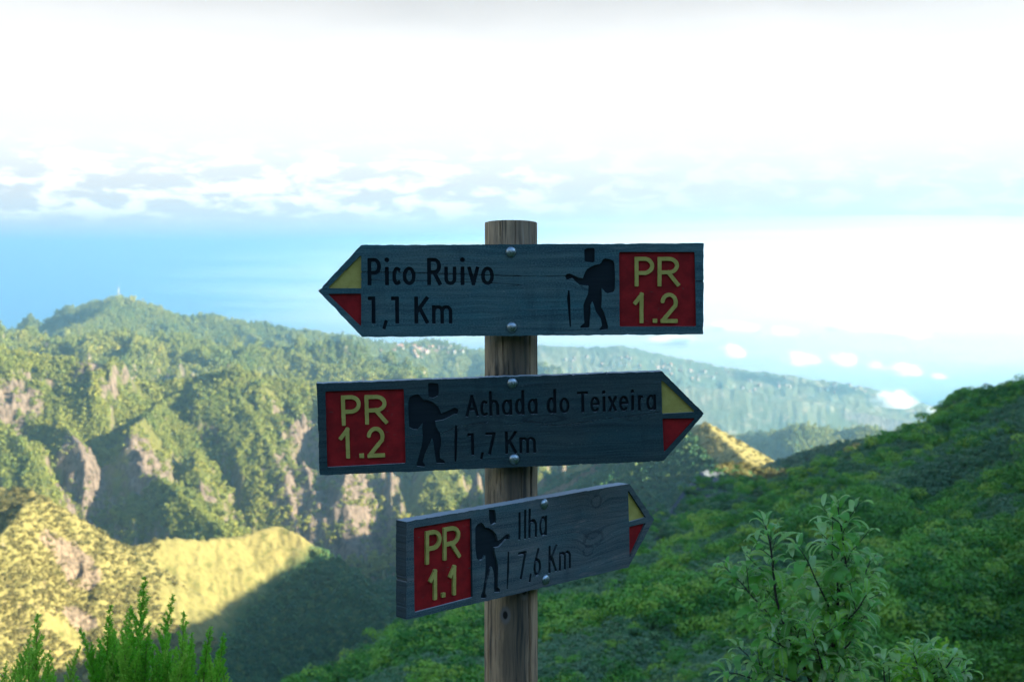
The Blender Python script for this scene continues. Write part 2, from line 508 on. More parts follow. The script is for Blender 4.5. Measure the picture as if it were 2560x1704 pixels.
# ridges behind it
ridge([(-700, 800, 3300), (-300, 822, 3200), (0, 836, 3100), (130, 850, 3050), (300, 842, 3010), (420, 862, 3000), (560, 886, 2960), (640, 872, 2960), (720, 885, 2960), (800, 912, 2900),
       (900, 930, 2880), (1100, 962, 2880), (1250, 1000, 2860), (1400, 1060, 2850)], .55, .6)
ridge([(640, 872, 2960), (560, 930, 2700)], .8)
ridge([(880, 925, 2880), (800, 975, 2600)], .7)
# the mast mountain and its neighbours
ridge([(-700, 860, 5000), (-200, 842, 4800), (0, 836, 4700), (40, 824, 5300), (62, 832, 5250), (100, 833, 5150), (150, 806, 4950), (200, 768, 4680), (235, 754, 4580), (265, 759, 4500), (297, 745, 4400),
       (340, 752, 4400), (400, 774, 4400), (470, 788, 4420), (530, 783, 4420), (580, 800, 4420), (650, 806, 4450), (750, 826, 4500), (900, 846, 4700), (1000, 862, 4900), (1060, 851, 5000),
       (1110, 856, 5000), (1160, 872, 5000), (1250, 885, 5100)], .55, .7)
ridge([(297, 745, 4400), (250, 795, 4150), (190, 815, 4000)], .6)
ridge([(400, 774, 4400), (430, 830, 4150), (470, 855, 4000)], .6)
ridge([(590, 800, 4420), (640, 845, 4200), (700, 862, 4000)], .6)
# far plateau with the villages
ridge([(900, 890, 6800), (1060, 880, 6700), (1210, 870, 6600), (1370, 862, 6500), (1450, 868, 6500), (1550, 862, 6500), (1650, 884, 6500), (1800, 915, 6500), (1950, 935, 6500), (2100, 955, 6500),
       (2230, 983, 6500), (2290, 1008, 6550), (2340, 1050, 6600), (2385, 1120, 6650)], .42, .35)
ridge([(1700, 965, 6000), (1850, 975, 6000), (2000, 1000, 6000), (2150, 1030, 6050), (2270, 1060, 6100)], .9, .2)
# hills in the middle on the right
ridge([(1765, 1058, 1000), (1700, 1072, 1080), (1600, 1105, 1250), (1470, 1150, 1450), (1340, 1212, 1700)], .85, .6)
ridge([(1765, 1058, 1000), (1830, 1118, 960), (1900, 1180, 900)], .55)
ridge([(2010, 1066, 3300), (1950, 1080, 3450), (1850, 1088, 3700), (1740, 1130, 4000)], .6)
ridge([(2170, 1066, 3350), (2100, 1076, 3500), (2010, 1066, 3300)], .6)
ridge([(2330, 1058, 620), (2200, 1092, 680), (2090, 1112, 740), (1980, 1138, 820), (1880, 1170, 900)], .65, .5)

zf = zfloor.copy()
dr = np.full(zf.shape, 1e9)
for P, front, back, wid in ridges:
    best = np.full(zf.shape, -1e9)
    for a, b in zip(P[:-1], P[1:]):
        lo = min(np.hypot(*a[:2]), np.hypot(*b[:2])) * 0.55
        hi = max(np.hypot(*a[:2]), np.hypot(*b[:2])) * 1.8 + 200
        j0, j1 = np.searchsorted(RR, lo), np.searchsorted(RR, hi)
        x, y = GX[:, j0:j1], GY[:, j0:j1]
        ex, ey = b[0] - a[0], b[1] - a[1]
        tt = np.clip(((x - a[0]) * ex + (y - a[1]) * ey) / (ex * ex + ey * ey + 1e-9), 0, 1)
        qx, qy = a[0] + tt * ex, a[1] + tt * ey
        d = np.hypot(x - qx, y - qy)
        zz = a[2] + tt * (b[2] - a[2])
        behind = np.hypot(x, y) > np.hypot(qx, qy)
        h = zz - np.where(behind, back, front) * d
        best[:, j0:j1] = np.maximum(best[:, j0:j1], h)
        dr[:, j0:j1] = np.minimum(dr[:, j0:j1], d)
    k = 0.006 * R2 + 1e-6
    hh = np.clip(0.5 + 0.5 * (best - zf) / k, 0, 1)
    zf = zf + (best - zf) * hh + k * hh * (1 - hh)
# ribs, gullies and lumps, growing away from the drawn crests and scaled with the size of the land
u, v = np.log(R2) * 14, A2 * 14
wgt = np.clip(dr / (0.035 * R2), 0.06, 1) * np.clip((R2 - 420) / 300, 0, 1)
wgt *= np.where((A2 > -0.02) & (R2 < 1850), 0.25, 1) * np.where(R2 < 1250, 0.22, np.where(R2 < 3300, 1.6, 0.85)) * np.where((A2 > 0.09) & (R2 < 4600), 0.35, 1) * np.interp(R2, [0, 5000, 5800, 12000], [1, 1, 0.22, 0.22])
zf += wgt * R2 * (0.020 * fbm(v * 1.6, u * 0.7, 4, 21, ridge=True) + 0.010 * fbm(v * 5, u * 4, 4, 31, ridge=True))
zf += np.clip((R2 - 420) / 300, 0, 1) * R2 * 0.0016 * fbm(v * 34, u * 26, 3, 41)
k = 0.004 * R2
hh = np.clip(0.5 + 0.5 * (zn - zf) / k, 0, 1)
Z = zf + (zn - zf) * hh
Z = np.maximum(Z, -1600)
NA, NR = Z.shape
TAN = Z / R2
RUN = np.maximum.accumulate(TAN, axis=1)


def height(x, y):
    """terrain height by bilinear lookup"""
    x, y = np.asarray(x, float), np.asarray(y, float)
    az = np.degrees(np.arctan2(x, y))
    rr_ = np.hypot(x, y)
    fi = np.interp(az, AZ, np.arange(NA))
    fj = np.interp(np.log(rr_), np.log(RR), np.arange(NR))
    i = np.minimum(fi.astype(int), NA - 2)
    j = np.minimum(fj.astype(int), NR - 2)
    a, b = fi - i, fj - j
    return (Z[i, j] * (1 - a) + Z[i + 1, j] * a) * (1 - b) + (Z[i, j + 1] * (1 - a) + Z[i + 1, j + 1] * a) * b


# where cliffs break through the plants
ROCKS = [([(1765, 1175, 268), (1735, 1205, 250), (1660, 1290, 222), (1590, 1390, 195), (1530, 1470, 165)], 12),
         ([(2350, 1035, 262), (2310, 1070, 255)], 9),
         ([(830, 1060, 1950), (885, 1110, 1870), (855, 1230, 1765), (905, 1380, 1700), (960, 1450, 1680)], 85),
         ([(770, 1190, 1840), (800, 1280, 1760), (850, 1420, 1695)], 75),
         ([(178, 1100, 1800), (215, 1150, 1765), (200, 1300, 1700)], 42),
         ([(385, 1110, 1800), (400, 1190, 1720)], 48), ([(505, 1240, 1750), (515, 1340, 1690)], 40),
         ([(225, 912, 2005), (215, 930, 1990)], 30), ([(50, 1000, 1950), (30, 1035, 1900)], 40), ([(1290, 1240, 1800), (1300, 1300, 1750)], 70),
         ([(130, 1290, 785), (165, 1370, 790), (205, 1440, 780)], 13), ([(175, 1540, 755), (215, 1560, 752)], 8)]


def rockiness(x, y, z):
    out_ = np.zeros(np.shape(x))
    for pts, rad_ in ROCKS:
        P_ = np.array(pts, float)
        P_ = at(P_[:, 0], P_[:, 1], P_[:, 2])
        rm_ = np.hypot(P_[:, 0], P_[:, 1]).mean()
        sel = np.abs(np.hypot(x, y) - rm_) < rad_ * 6
        if not sel.any():
            continue
        xx, yy, zz = x[sel], y[sel], z[sel]
        best_ = np.full(xx.shape, 1e9)
        for a_, b_ in zip(P_[:-1], P_[1:]):
            e_ = b_ - a_
            tt_ = np.clip(((xx - a_[0]) * e_[0] + (yy - a_[1]) * e_[1] + (zz - a_[2]) * e_[2]) / (e_ @ e_), 0, 1)
            best_ = np.minimum(best_, np.sqrt((xx - a_[0] - tt_ * e_[0]) ** 2 + (yy - a_[1] - tt_ * e_[1]) ** 2 + (zz - a_[2] - tt_ * e_[2]) ** 2))
        out_[sel] = np.maximum(out_[sel], np.clip(1.35 - best_ / rad_, 0, 1))
    return out_


BARE = rockiness(GX, GY, Z)
# broken, ledged ground where rock shows
Z += BARE * np.clip(R2, 0, 2000) * 0.0045 * fbm(A2 * R2 / (0.012 * R2 + 1), Z / (0.008 * R2 + 1), 4, 55, ridge=True)
TAN = Z / R2
RUN = np.maximum.accumulate(TAN, axis=1)

M_NEAR = land('hillside_ground', (0.040, 0.085, 0.026), (0.075, 0.115, 0.050), (0.120, 0.145, 0.160), 0.06, 0.30, 0.52, dry=(0.085, 0.130, 0.070))
M_YEL = land('gorge_ground', (0.170, 0.156, 0.052), (0.222, 0.190, 0.064), (0.23, 0.175, 0.115), 0.012, 0.30, 0.55, dry=(0.10, 0.10, 0.03), shade_green=((0.022, 0.060, 0.024), (0.045, 0.085, 0.028)))
M_MID = land('ridge_ground', (0.060, 0.075, 0.018), (0.120, 0.115, 0.028), (0.175, 0.135, 0.100), 0.005, 0.24, 0.46)
M_FARM = land('mountain_ground', (0.050, 0.070, 0.022), (0.095, 0.100, 0.030), (0.28, 0.23, 0.17), 0.0028, 0.25, 0.45)
M_COAST = land('coast_ground', (0.070, 0.095, 0.045), (0.16, 0.155, 0.075), (0.22, 0.20, 0.16), 0.0022, 0.40, 0.65, dry=(0.25, 0.21, 0.13))


def band(name, r0, r1, mat):
    j0, j1 = np.searchsorted(RR, r0), min(np.searchsorted(RR, r1), NR - 1)
    V = np.stack([GX, GY, Z], -1)[:, j0:j1 + 1].reshape(-1, 3)
    n = j1 - j0 + 1
    i, j = np.meshgrid(np.arange(NA - 1), np.arange(n - 1), indexing='ij')
    a = (i * n + j).ravel()
    F = np.stack([a, a + 1, a + n + 1, a + n], -1)
    me = mesh_np(name, V, F[:, ::-1], [mat], smooth=True)
    at_ = me.attributes.new('bare_rock', 'FLOAT', 'POINT')
    at_.data.foreach_set('value', BARE[:, j0:j1 + 1].astype(np.float32).ravel())
    return tag(link(name, me), kind='structure')


band('hillside', 0, 600, M_NEAR)
band('gorge_slope', 600, 1250, M_YEL)
band('cliff_ridge', 1250, 2400, M_MID)
band('mountain', 2400, 5300, M_FARM)
band('coast', 5300, 12000, M_COAST)
# ground right under the camera
ring = np.stack([GX[:, 0], GY[:, 0], Z[:, 0]], -1)
o = link('ground', mesh_np('ground', np.vstack([[[0, 0, z0]], ring]), np.stack([np.zeros(NA - 1, int), np.arange(2, NA + 1), np.arange(1, NA)], -1), [M_NEAR]))
tag(o, kind='structure')

# sea
m, t = new_mat('sea_water')
pos = t.n('ShaderNodeNewGeometry').outputs['Position']
nn = t.noise(pos, 0.004, 6, 0.6)
finish(t, t.mix(nn, (0.010, 0.075, 0.13), (0.018, 0.11, 0.17)), 0.35, nn, 0.3, 8.0, spec=0.4)
th = np.linspace(0, 2 * np.pi, 97)[:-1]
V = np.vstack([[[0, 0, -1500]]] + [np.stack([rad * np.sin(th), rad * np.cos(th), np.full(96, -1500)], -1) for rad in (6000, 14000, 30000, 60000)])
F3 = np.stack([np.zeros(96, int), 1 + (np.arange(96) + 1) % 96, 1 + np.arange(96)], -1)
F4 = np.concatenate([np.stack([1 + k * 96 + np.arange(96), 1 + k * 96 + (np.arange(96) + 1) % 96, 1 + (k + 1) * 96 + (np.arange(96) + 1) % 96, 1 + (k + 1) * 96 + np.arange(96)], -1) for k in range(3)])
tag(link('sea', mesh_np('sea', V, [F3, F4[:, ::-1]], [m])), kind='structure')

# haze
m, t = new_mat('haze_air')
pv = t.n('ShaderNodeVolumePrincipled')
pv.inputs['Color'].default_value = (0.43, 0.78, 0.99, 1)
pv.inputs['Density'].default_value = 1.15e-4
pv.inputs['Anisotropy'].default_value = 0.68
t.n('ShaderNodeOutputMaterial', ins={1: pv.outputs[0]})
HB, H0, H1 = 61000.0, -1602.0, 190.0
V = [(x, y, z) for z in (H0, H1) for y in (-HB, HB) for x in (-HB, HB)]
F = [(0, 2, 3, 1), (4, 5, 7, 6), (0, 1, 5, 4), (2, 6, 7, 3), (0, 4, 6, 2), (1, 3, 7, 5)]
tag(link('haze', mesh_np('haze', V, np.array(F), [m])), kind='stuff', label='pale blue haze lying over the valleys and the sea')


# ------------------------------------------------------------------ vegetation on the hills (uncountable: stuff)
PROTO = bpy.data.collections.new('plant_prototypes')


def leafy_clump(name, n, mat, rad=0.5, leaf=0.13, squash=0.75, seed=0):
    rg = np.random.default_rng(seed)
    cs = rg.normal(size=(7, 3)) * np.array([.26, .26, .16]) + [0, 0, .30]
    cr = rg.uniform(.20, .34, 7)
    k = rg.integers(0, 7, n)
    d = rg.normal(size=(n, 3))
    d /= np.linalg.norm(d, axis=1)[:, None]
    d[:, 2] = np.where(d[:, 2] < -0.3, -d[:, 2], d[:, 2])
    p = cs[k] + d * (cr[k] * rg.uniform(.70, 1.05, n))[:, None]
    up = np.array([0, 0, 1.0])
    nrm = d + rg.normal(size=(n, 3)) * .38 + up * .25
    nrm /= np.linalg.norm(nrm, axis=1)[:, None]
    tx = np.cross(nrm, rg.normal(size=(n, 3)))
    tx /= np.linalg.norm(tx, axis=1)[:, None]
    ty = np.cross(nrm, tx)
    sz = leaf * rg.uniform(.6, 1.2, n)[:, None]
    V = np.stack([p - tx * sz * .5, p + ty * sz * .32, p + tx * sz * .5, p - ty * sz * .32], 1).reshape(-1, 3)
    F = np.arange(4 * n).reshape(-1, 4)
    me = mesh_np(name, V, F, [mat])
    o = bpy.data.objects.new(name, me)
    PROTO.objects.link(o)
    return o


def blob(name, mat, sub, seed, tall=1.0, rough=.24):
    import bmesh
    bm = bmesh.new()
    bmesh.ops.create_icosphere(bm, subdivisions=sub, radius=.5)
    rg = random.Random(seed)
    ph = [Vector((rg.uniform(-1, 1), rg.uniform(-1, 1), rg.uniform(-.3, 1))).normalized() for _ in range(9)]
    for vv in bm.verts:
        n = vv.co.normalized()
        s = max(n.dot(q) for q in ph)
        vv.co *= (.72 + rough * s ** 3 + rg.uniform(-.05, .05))
        vv.co.z = vv.co.z * tall + .3 * tall
    me = bpy.data.meshes.new(name)
    bm.to_mesh(me)
    bm.free()
    me.materials.append(mat)
    o = bpy.data.objects.new(name, me)
    PROTO.objects.link(o)
    return o


def scatter(name, label, coll, P, scale, rg):
    n = len(P)
    me = bpy.data.meshes.new(name)
    me.vertices.add(n)
    me.vertices.foreach_set('co', np.asarray(P, np.float32).ravel())
    a = me.attributes.new('size', 'FLOAT_VECTOR', 'POINT')
    a.data.foreach_set('vector', np.asarray(scale, np.float32).ravel())
    a = me.attributes.new('turn', 'FLOAT_VECTOR', 'POINT')
    rot = np.stack([rg.normal(0, .12, n), rg.normal(0, .12, n), rg.uniform(0, 6.283, n)], -1)
    a.data.foreach_set('vector', rot.astype(np.float32).ravel())
    a = me.attributes.new('pick', 'INT', 'POINT')
    a.data.foreach_set('value', rg.integers(0, len(coll.objects), n).astype(np.int32))
    o = link(name, me)
    g = bpy.data.node_groups.new(name + '_nodes', 'GeometryNodeTree')
    g.interface.new_socket('Geometry', in_out='INPUT', socket_type='NodeSocketGeometry')
    g.interface.new_socket('Geometry', in_out='OUTPUT', socket_type='NodeSocketGeometry')
    gi, go = g.nodes.new('NodeGroupInput'), g.nodes.new('NodeGroupOutput')
    ip = g.nodes.new('GeometryNodeInstanceOnPoints')
    ci = g.nodes.new('GeometryNodeCollectionInfo')
    ci.inputs[0].default_value = coll
    ci.inputs[1].default_value = True
    ci.inputs[2].default_value = True

    def attr(nm, ty):
        q = g.nodes.new('GeometryNodeInputNamedAttribute')
        q.data_type = ty
        q.inputs[0].default_value = nm
        return q.outputs[0]
    e2r = g.nodes.new('FunctionNodeEulerToRotation')
    L = g.links.new
    L(gi.outputs[0], ip.inputs['Points'])
    L(ci.outputs[0], ip.inputs['Instance'])
    ip.inputs['Pick Instance'].default_value = True
    L(attr('pick', 'INT'), ip.inputs['Instance Index'])
    L(attr('turn', 'FLOAT_VECTOR'), e2r.inputs[0])
    L(e2r.outputs[0], ip.inputs['Rotation'])
    L(attr('size', 'FLOAT_VECTOR'), ip.inputs['Scale'])
    L(ip.outputs[0], go.inputs[0])
    md = o.modifiers.new('plants', 'NODES')
    md.node_group = g
    return tag(o, kind='stuff', label=label)


SLR = np.abs(np.gradient(Z, axis=1) / np.gradient(RR)[None, :])
SLA = np.abs(np.gradient(Z, axis=0) / (np.gradient(np.radians(AZ))[:, None] * R2))
STEEP = np.hypot(SLR, SLA)


def steep(P):
    i = np.clip(np.searchsorted(AZ, np.degrees(np.arctan2(P[:, 0], P[:, 1]))), 0, NA - 1)
    j = np.clip(np.searchsorted(RR, np.hypot(P[:, 0], P[:, 1])), 0, NR - 1)
    return STEEP[i, j] + 0.45 * fbm(P[:, 0] / 25, P[:, 2] / 25, 3, 88)


def visible_points(n, r0, r1, rg, azmax=23.0, tol=0.004, keep=None):
    """random points on the land, even over what can be seen of it"""
    i0, i1 = np.searchsorted(AZ, -azmax), np.searchsorted(AZ, azmax)
    j0, j1 = np.searchsorted(RR, r0), np.searchsorted(RR, r1)
    T, Rn = TAN[i0:i1, j0:j1 + 1], RUN[i0:i1, j0:j1 + 1]
    vis = (T[:, 1:] >= Rn[:, :-1] - tol) & (T[:, 1:] > -0.36)
    wt = np.clip(T[:, 1:] - T[:, :-1], 0.00004, 0.004) * vis
    pr = (wt / wt.sum()).ravel()
    idx = rg.choice(len(pr), size=n, p=pr)
    i, j = np.unravel_index(idx, wt.shape)
    az = np.radians(AZ[i0 + i] + rg.uniform(0, .08, n))
    rr_ = RR[j0 + j] + rg.uniform(0, 1, n) * (RR[j0 + j + 1] - RR[j0 + j])
    x, y = rr_ * np.sin(az), rr_ * np.cos(az)
    if keep is not None:
        q = keep(x, y)
        x, y = x[q], y[q]
    return np.stack([x, y, height(x, y)], -1)


def subcoll(name, objs):
    c = bpy.data.collections.new(name)
    for q in objs:
        c.objects.link(q)
    return c


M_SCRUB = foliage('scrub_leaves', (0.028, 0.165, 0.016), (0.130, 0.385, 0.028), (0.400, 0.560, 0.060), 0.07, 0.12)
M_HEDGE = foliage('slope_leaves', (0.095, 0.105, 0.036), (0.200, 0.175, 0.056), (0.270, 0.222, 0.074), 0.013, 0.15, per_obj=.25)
M_TREE = foliage('ridge_leaves', (0.060, 0.110, 0.022), (0.230, 0.245, 0.036), (0.460, 0.390, 0.060), 0.006, 0.12, per_obj=.22)

rg = np.random.default_rng(5)
c1 = subcoll('scrub_kinds', [leafy_clump('scrub_clump', 900, M_SCRUB, leaf=.09, seed=s) for s in range(5)])


def scrub_keep(x, y):
    a, b = (x + y * .35) / 26, (y - x * .35) / 9
    return fbm(a, b, 4, 77) + 0.45 * fbm(x / 5, y / 5, 2, 5) > np.interp(np.hypot(x, y), [60, 160], [-.12, .06])


P = np.concatenate([visible_points(24000, 42, 420, rg, keep=scrub_keep), visible_points(2500, 24, 110, rg), visible_points(1500, 24, 60, rg)])
small = np.arange(len(P)) > len(P) - 4000
q = (np.hypot(P[:, 0], P[:, 1]) > 60) | (P[:, 0] > -2)
P, small = P[q], small[q]
sz = rg.uniform(.9, 1.9, len(P)) * np.clip(np.hypot(P[:, 0], P[:, 1]) / 75, .45, 1.2) * rg.choice([.6, 1, 1, 1.35], len(P)) * np.where(small, .5, 1)
X_ = 1280 + FPX * P[:, 0] / P[:, 1]
q = (small | (steep(P) < 1.5) | (X_ < 1420)) & (rockiness(P[:, 0], P[:, 1], P[:, 2]) < rg.uniform(.15, 1.1, len(P)))
P, sz, X_ = P[q], sz[q], X_[q]
sun_gold = (np.hypot(P[:, 0], P[:, 1]) > 262) & (X_ > 1690) & (X_ < 2150)
P[:, 2] -= .12 * sz
scatter('hillside_scrub', 'dense green heath scrub covering the shaded near hillside', c1, P[~sun_gold], np.stack([sz * 1.15, sz * 1.15, sz], -1)[~sun_gold], rg)
c6 = subcoll('crest_kinds', [leafy_clump('crest_clump', 900, M_HEDGE, leaf=.09, seed=70 + s_) for s_ in range(3)])  # yellower leaves than the other scrub, warm sunlight put into the colour
scatter('crest_scrub', 'scrub along the crest of the near hillside, coloured gold for the warm sun', c6, P[sun_gold], np.stack([sz * 1.15, sz * 1.15, sz], -1)[sun_gold], rg)

M_GREY = foliage('grey_heath_leaves', (0.050, 0.170, 0.050), (0.095, 0.215, 0.100), (0.180, 0.340, 0.060), 0.09, 0.15)
c5 = subcoll('grey_heath_kinds', [leafy_clump('grey_heath_clump', 300, M_GREY, leaf=.15, seed=20 + s_) for s_ in range(4)])
P = visible_points(20000, 24, 420, rg)
P = P[((np.hypot(P[:, 0], P[:, 1]) > 60) | (P[:, 0] > -2)) & ((steep(P) < 1.3) | (P[:, 0] < .04 * P[:, 1]))]
sz = rg.uniform(.5, 1.0, len(P)) * np.clip(np.hypot(P[:, 0], P[:, 1]) / 75, .45, 1.3)
scatter('low_heath', 'low grey green heath and bracken between the scrub of the near hillside', c5, P, np.stack([sz * 1.5, sz * 1.5, sz * .8], -1), rg)

c2 = subcoll('slope_kinds', [leafy_clump('slope_bush', 150, M_HEDGE, leaf=.24, seed=100 + s) for s in range(5)])
P = visible_points(32000, 640, 1400, rg)
dens = fbm(P[:, 0] / 60, P[:, 1] / 60, 3, 9)
X_ = 1280 + FPX * P[:, 0] / P[:, 1]
P = P[(P[:, 0] - 1.5 * (P[:, 2] + 190) < -112) & (rockiness(P[:, 0], P[:, 1], P[:, 2]) < rg.uniform(.3, 1, len(P))) & (dens > np.interp(X_, [0, 200, 420, 700], [-.6, -.45, .0, .12]))]
sz = rg.uniform(.7, 1.9, len(P)) * rg.choice([.6, .8, 1.0, 2.1], len(P))
P[:, 2] -= .1 * sz
scatter('slope_shrubs', 'yellow green shrubs covering the sunlit slope across the gorge', c2, P, np.stack([sz, sz, sz * .8], -1), rg)

c3 = subcoll('tree_kinds', [leafy_clump('ridge_tree', 170, M_TREE, leaf=.23, seed=110 + s) for s in range(6)])
P = visible_points(85000, 640, 2700, rg)
rad_ = np.hypot(P[:, 0], P[:, 1])
wood = P[:, 0] - 1.5 * (P[:, 2] + 190) > -120
P = P[(rad_ > 1450) | wood]
dens = fbm(P[:, 0] / 120, P[:, 1] / 120, 3, 19)
bare = rockiness(P[:, 0], P[:, 1], P[:, 2])
P = P[(dens > -.45) & (steep(P) < 2.0) & (rg.uniform(0, 1, len(P)) > bare * .85)]
sz = np.clip(rg.lognormal(1.32, .45, len(P)), 1.6, 11) * np.clip(np.hypot(P[:, 0], P[:, 1]) / 1700, .5, 1.1)
shade_green = (np.hypot(P[:, 0], P[:, 1]) < 1450) | (P[:, 0] > -20) & (np.hypot(P[:, 0], P[:, 1]) < 1750) | (P[:, 0] > 250)
M_TREE2 = foliage('laurel_leaves', (0.036, 0.120, 0.046), (0.066, 0.160, 0.050), (0.190, 0.230, 0.050), 0.006, 0.12)  # deeper green than the ridge trees, shade of these hills put in
c4 = subcoll('laurel_kinds', [leafy_clump('laurel_tree', 170, M_TREE2, leaf=.23, seed=120 + s_) for s_ in range(6)])
sun_gold = (np.hypot(P[:, 0], P[:, 1]) < 1300) & (P[:, 0] > 126 - (P[:, 1] - 1000) * .15) & (P[:, 2] > -185)  # lit side of the crest, sunlight painted as yellow ground and shrubs
few = sun_gold & (rg.uniform(0, 1, len(P)) < .22)
scatter('lit_crest_scrub', 'scrub on the crest of the hill behind the middle arrow tip, coloured yellow for the sun', c2, P[few], np.stack([sz, sz, sz * .8], -1)[few] * .7, rg)
shade_green &= ~sun_gold
for nm, lab, cc, q in (('ridge_forest', 'dense woodland covering the cliff ridge in the middle distance', c3, ~shade_green & ~sun_gold),
                       ('laurel_forest', 'green laurel woodland on the shaded hills behind the arrow tips', c4, shade_green)):
    scatter(nm, lab, cc, P[q], np.stack([sz[q], sz[q], sz[q] * 1.05], -1), rg)
P = visible_points(42000, 2700, 5300, rg)
P = P[fbm(P[:, 0] / 260, P[:, 1] / 260, 3, 29) > -.5]
sz = np.clip(rg.lognormal(1.80, .42, len(P)), 3, 16)
scatter('mountain_forest', 'blue green forest on the hazy mountain under the mast', c3, P, np.stack([sz, sz, sz * 1.1], -1), rg)


# ------------------------------------------------------------------ signpost
class Field:
    """signed distance field on a board face; metres, board coordinates x (along), z (up); negative inside a shape"""
    def __init__(self, x0, x1, y0, y1, h):
        self.h = h
        self.x = np.arange(x0, x1 + h, h)
        self.y = np.arange(y0, y1 + h, h)
        self.f = np.full((len(self.x), len(self.y)), 1.0)

    def sub(self, bx0, bx1, by0, by1):
        i0, i1 = np.searchsorted(self.x, [bx0, bx1])
        j0, j1 = np.searchsorted(self.y, [by0, by1])
        sl = (slice(i0, i1 + 1), slice(j0, j1 + 1))
        return sl, self.x[sl[0]][:, None], self.y[sl[1]][None, :]

    def add(self, d, sl):
        self.f[sl] = np.minimum(self.f[sl], d)

    def bar(self, a, b, hw, rnd=0.35):
        m_ = hw * 2 + 0.006
        sl, X, Y = self.sub(min(a[0], b[0]) - m_, max(a[0], b[0]) + m_, min(a[1], b[1]) - m_, max(a[1], b[1]) + m_)
        dx, dy = b[0] - a[0], b[1] - a[1]
        L = math.hypot(dx, dy) + 1e-9
        ux, uy = dx / L, dy / L
        px_, py_ = X - (a[0] + b[0]) / 2, Y - (a[1] + b[1]) / 2
        p, q = np.abs(px_ * ux + py_ * uy), np.abs(-px_ * uy + py_ * ux)
        rd = rnd * hw
        p, q = p - (L / 2 + hw - rd), q - (hw - rd)
        self.add(np.hypot(np.maximum(p, 0), np.maximum(q, 0)) + np.minimum(np.maximum(p, q), 0) - rd, sl)

    def cap(self, a, b, ra, rb_):
        m_ = max(ra, rb_) + 0.006
        sl, X, Y = self.sub(min(a[0], b[0]) - m_, max(a[0], b[0]) + m_, min(a[1], b[1]) - m_, max(a[1], b[1]) + m_)
        dx, dy = b[0] - a[0], b[1] - a[1]
        tt = np.clip(((X - a[0]) * dx + (Y - a[1]) * dy) / (dx * dx + dy * dy + 1e-12), 0, 1)
        self.add(np.hypot(X - a[0] - tt * dx, Y - a[1] - tt * dy) - (ra + (rb_ - ra) * tt), sl)

    def poly(self, pts, rnd=0.0015):
        P = np.array(pts, float)
        sl, X, Y = self.sub(P[:, 0].min() - .008, P[:, 0].max() + .008, P[:, 1].min() - .008, P[:, 1].max() + .008)
        self.add(poly_sdf(P, X, Y, rnd), sl)


def poly_sdf(P, X, Y, rnd=0.0):
    """distance to a closed polygon; corners rounded by shrinking and growing when rnd > 0"""
    d = np.full(np.broadcast(X, Y).shape, 9.0)
    ins = np.zeros(d.shape, bool)
    for (ax, ay), (bx, by) in zip(P, np.roll(P, -1, 0)):
        ex, ey = bx - ax, by - ay
        tt = np.clip(((X - ax) * ex + (Y - ay) * ey) / (ex * ex + ey * ey + 1e-12), 0, 1)
        d = np.minimum(d, np.hypot(X - ax - tt * ex, Y - ay - tt * ey))
        c = ((ay > Y) != (by > Y)) & (X < (bx - ax) * (Y - ay) / (by - ay + 1e-12) + ax)
        ins ^= c
    return np.where(ins, -d, d)


def contour(fd, val=0.0):
    """marching squares: (vertices, directed edges) of the line f = val, inside (f < val) on one side"""
    f = fd.f - val
    f = np.where(np.abs(f) < 1e-7, 1e-7, f)
    V, idx, E = [], {}, []
    inside = f < 0
    a, b, c, d = inside[:-1, :-1], inside[1:, :-1], inside[1:, 1:], inside[:-1, 1:]
    code = a * 1 + b * 2 + c * 4 + d * 8
    ii, jj = np.nonzero((code > 0) & (code < 15))
    x, y = fd.x, fd.y

    def vert(i, j, horiz):
        key = (i, j, horiz)
        if key not in idx:
            f0 = f[i, j]
            f1 = f[i + 1, j] if horiz else f[i, j + 1]
            tt = min(max(f0 / (f0 - f1), .02), .98)
            V.append((x[i] + tt * fd.h, y[j]) if horiz else (x[i], y[j] + tt * fd.h))
            idx[key] = len(V) - 1
        return idx[key]
    T = {1: [('L', 'B')], 2: [('B', 'R')], 3: [('L', 'R')], 4: [('R', 'T')], 5: [('L', 'B'), ('R', 'T')], 6: [('B', 'T')], 7: [('L', 'T')],
         8: [('T', 'L')], 9: [('T', 'B')], 10: [('B', 'R'), ('T', 'L')], 11: [('T', 'R')], 12: [('R', 'L')], 13: [('R', 'B')], 14: [('B', 'L')]}
    for i, j in zip(ii, jj):
        for e in T[int(code[i, j])]:
            q = []
            for s in e:
                q.append(vert(i, j, True) if s == 'B' else vert(i, j + 1, True) if s == 'T' else vert(i, j, False) if s == 'L' else vert(i + 1, j, False))
            if q[0] != q[1]:
                E.append(tuple(q))
    return V, E


def sample(fd, X, Y):
    fi = np.clip((X - fd.x[0]) / fd.h, 0, len(fd.x) - 1.001)
    fj = np.clip((Y - fd.y[0]) / fd.h, 0, len(fd.y) - 1.001)
    i, j = fi.astype(int), fj.astype(int)
    a, b = fi - i, fj - j
    f = fd.f
    return (f[i, j] * (1 - a) + f[i + 1, j] * a) * (1 - b) + (f[i, j + 1] * (1 - a) + f[i + 1, j + 1] * a) * b


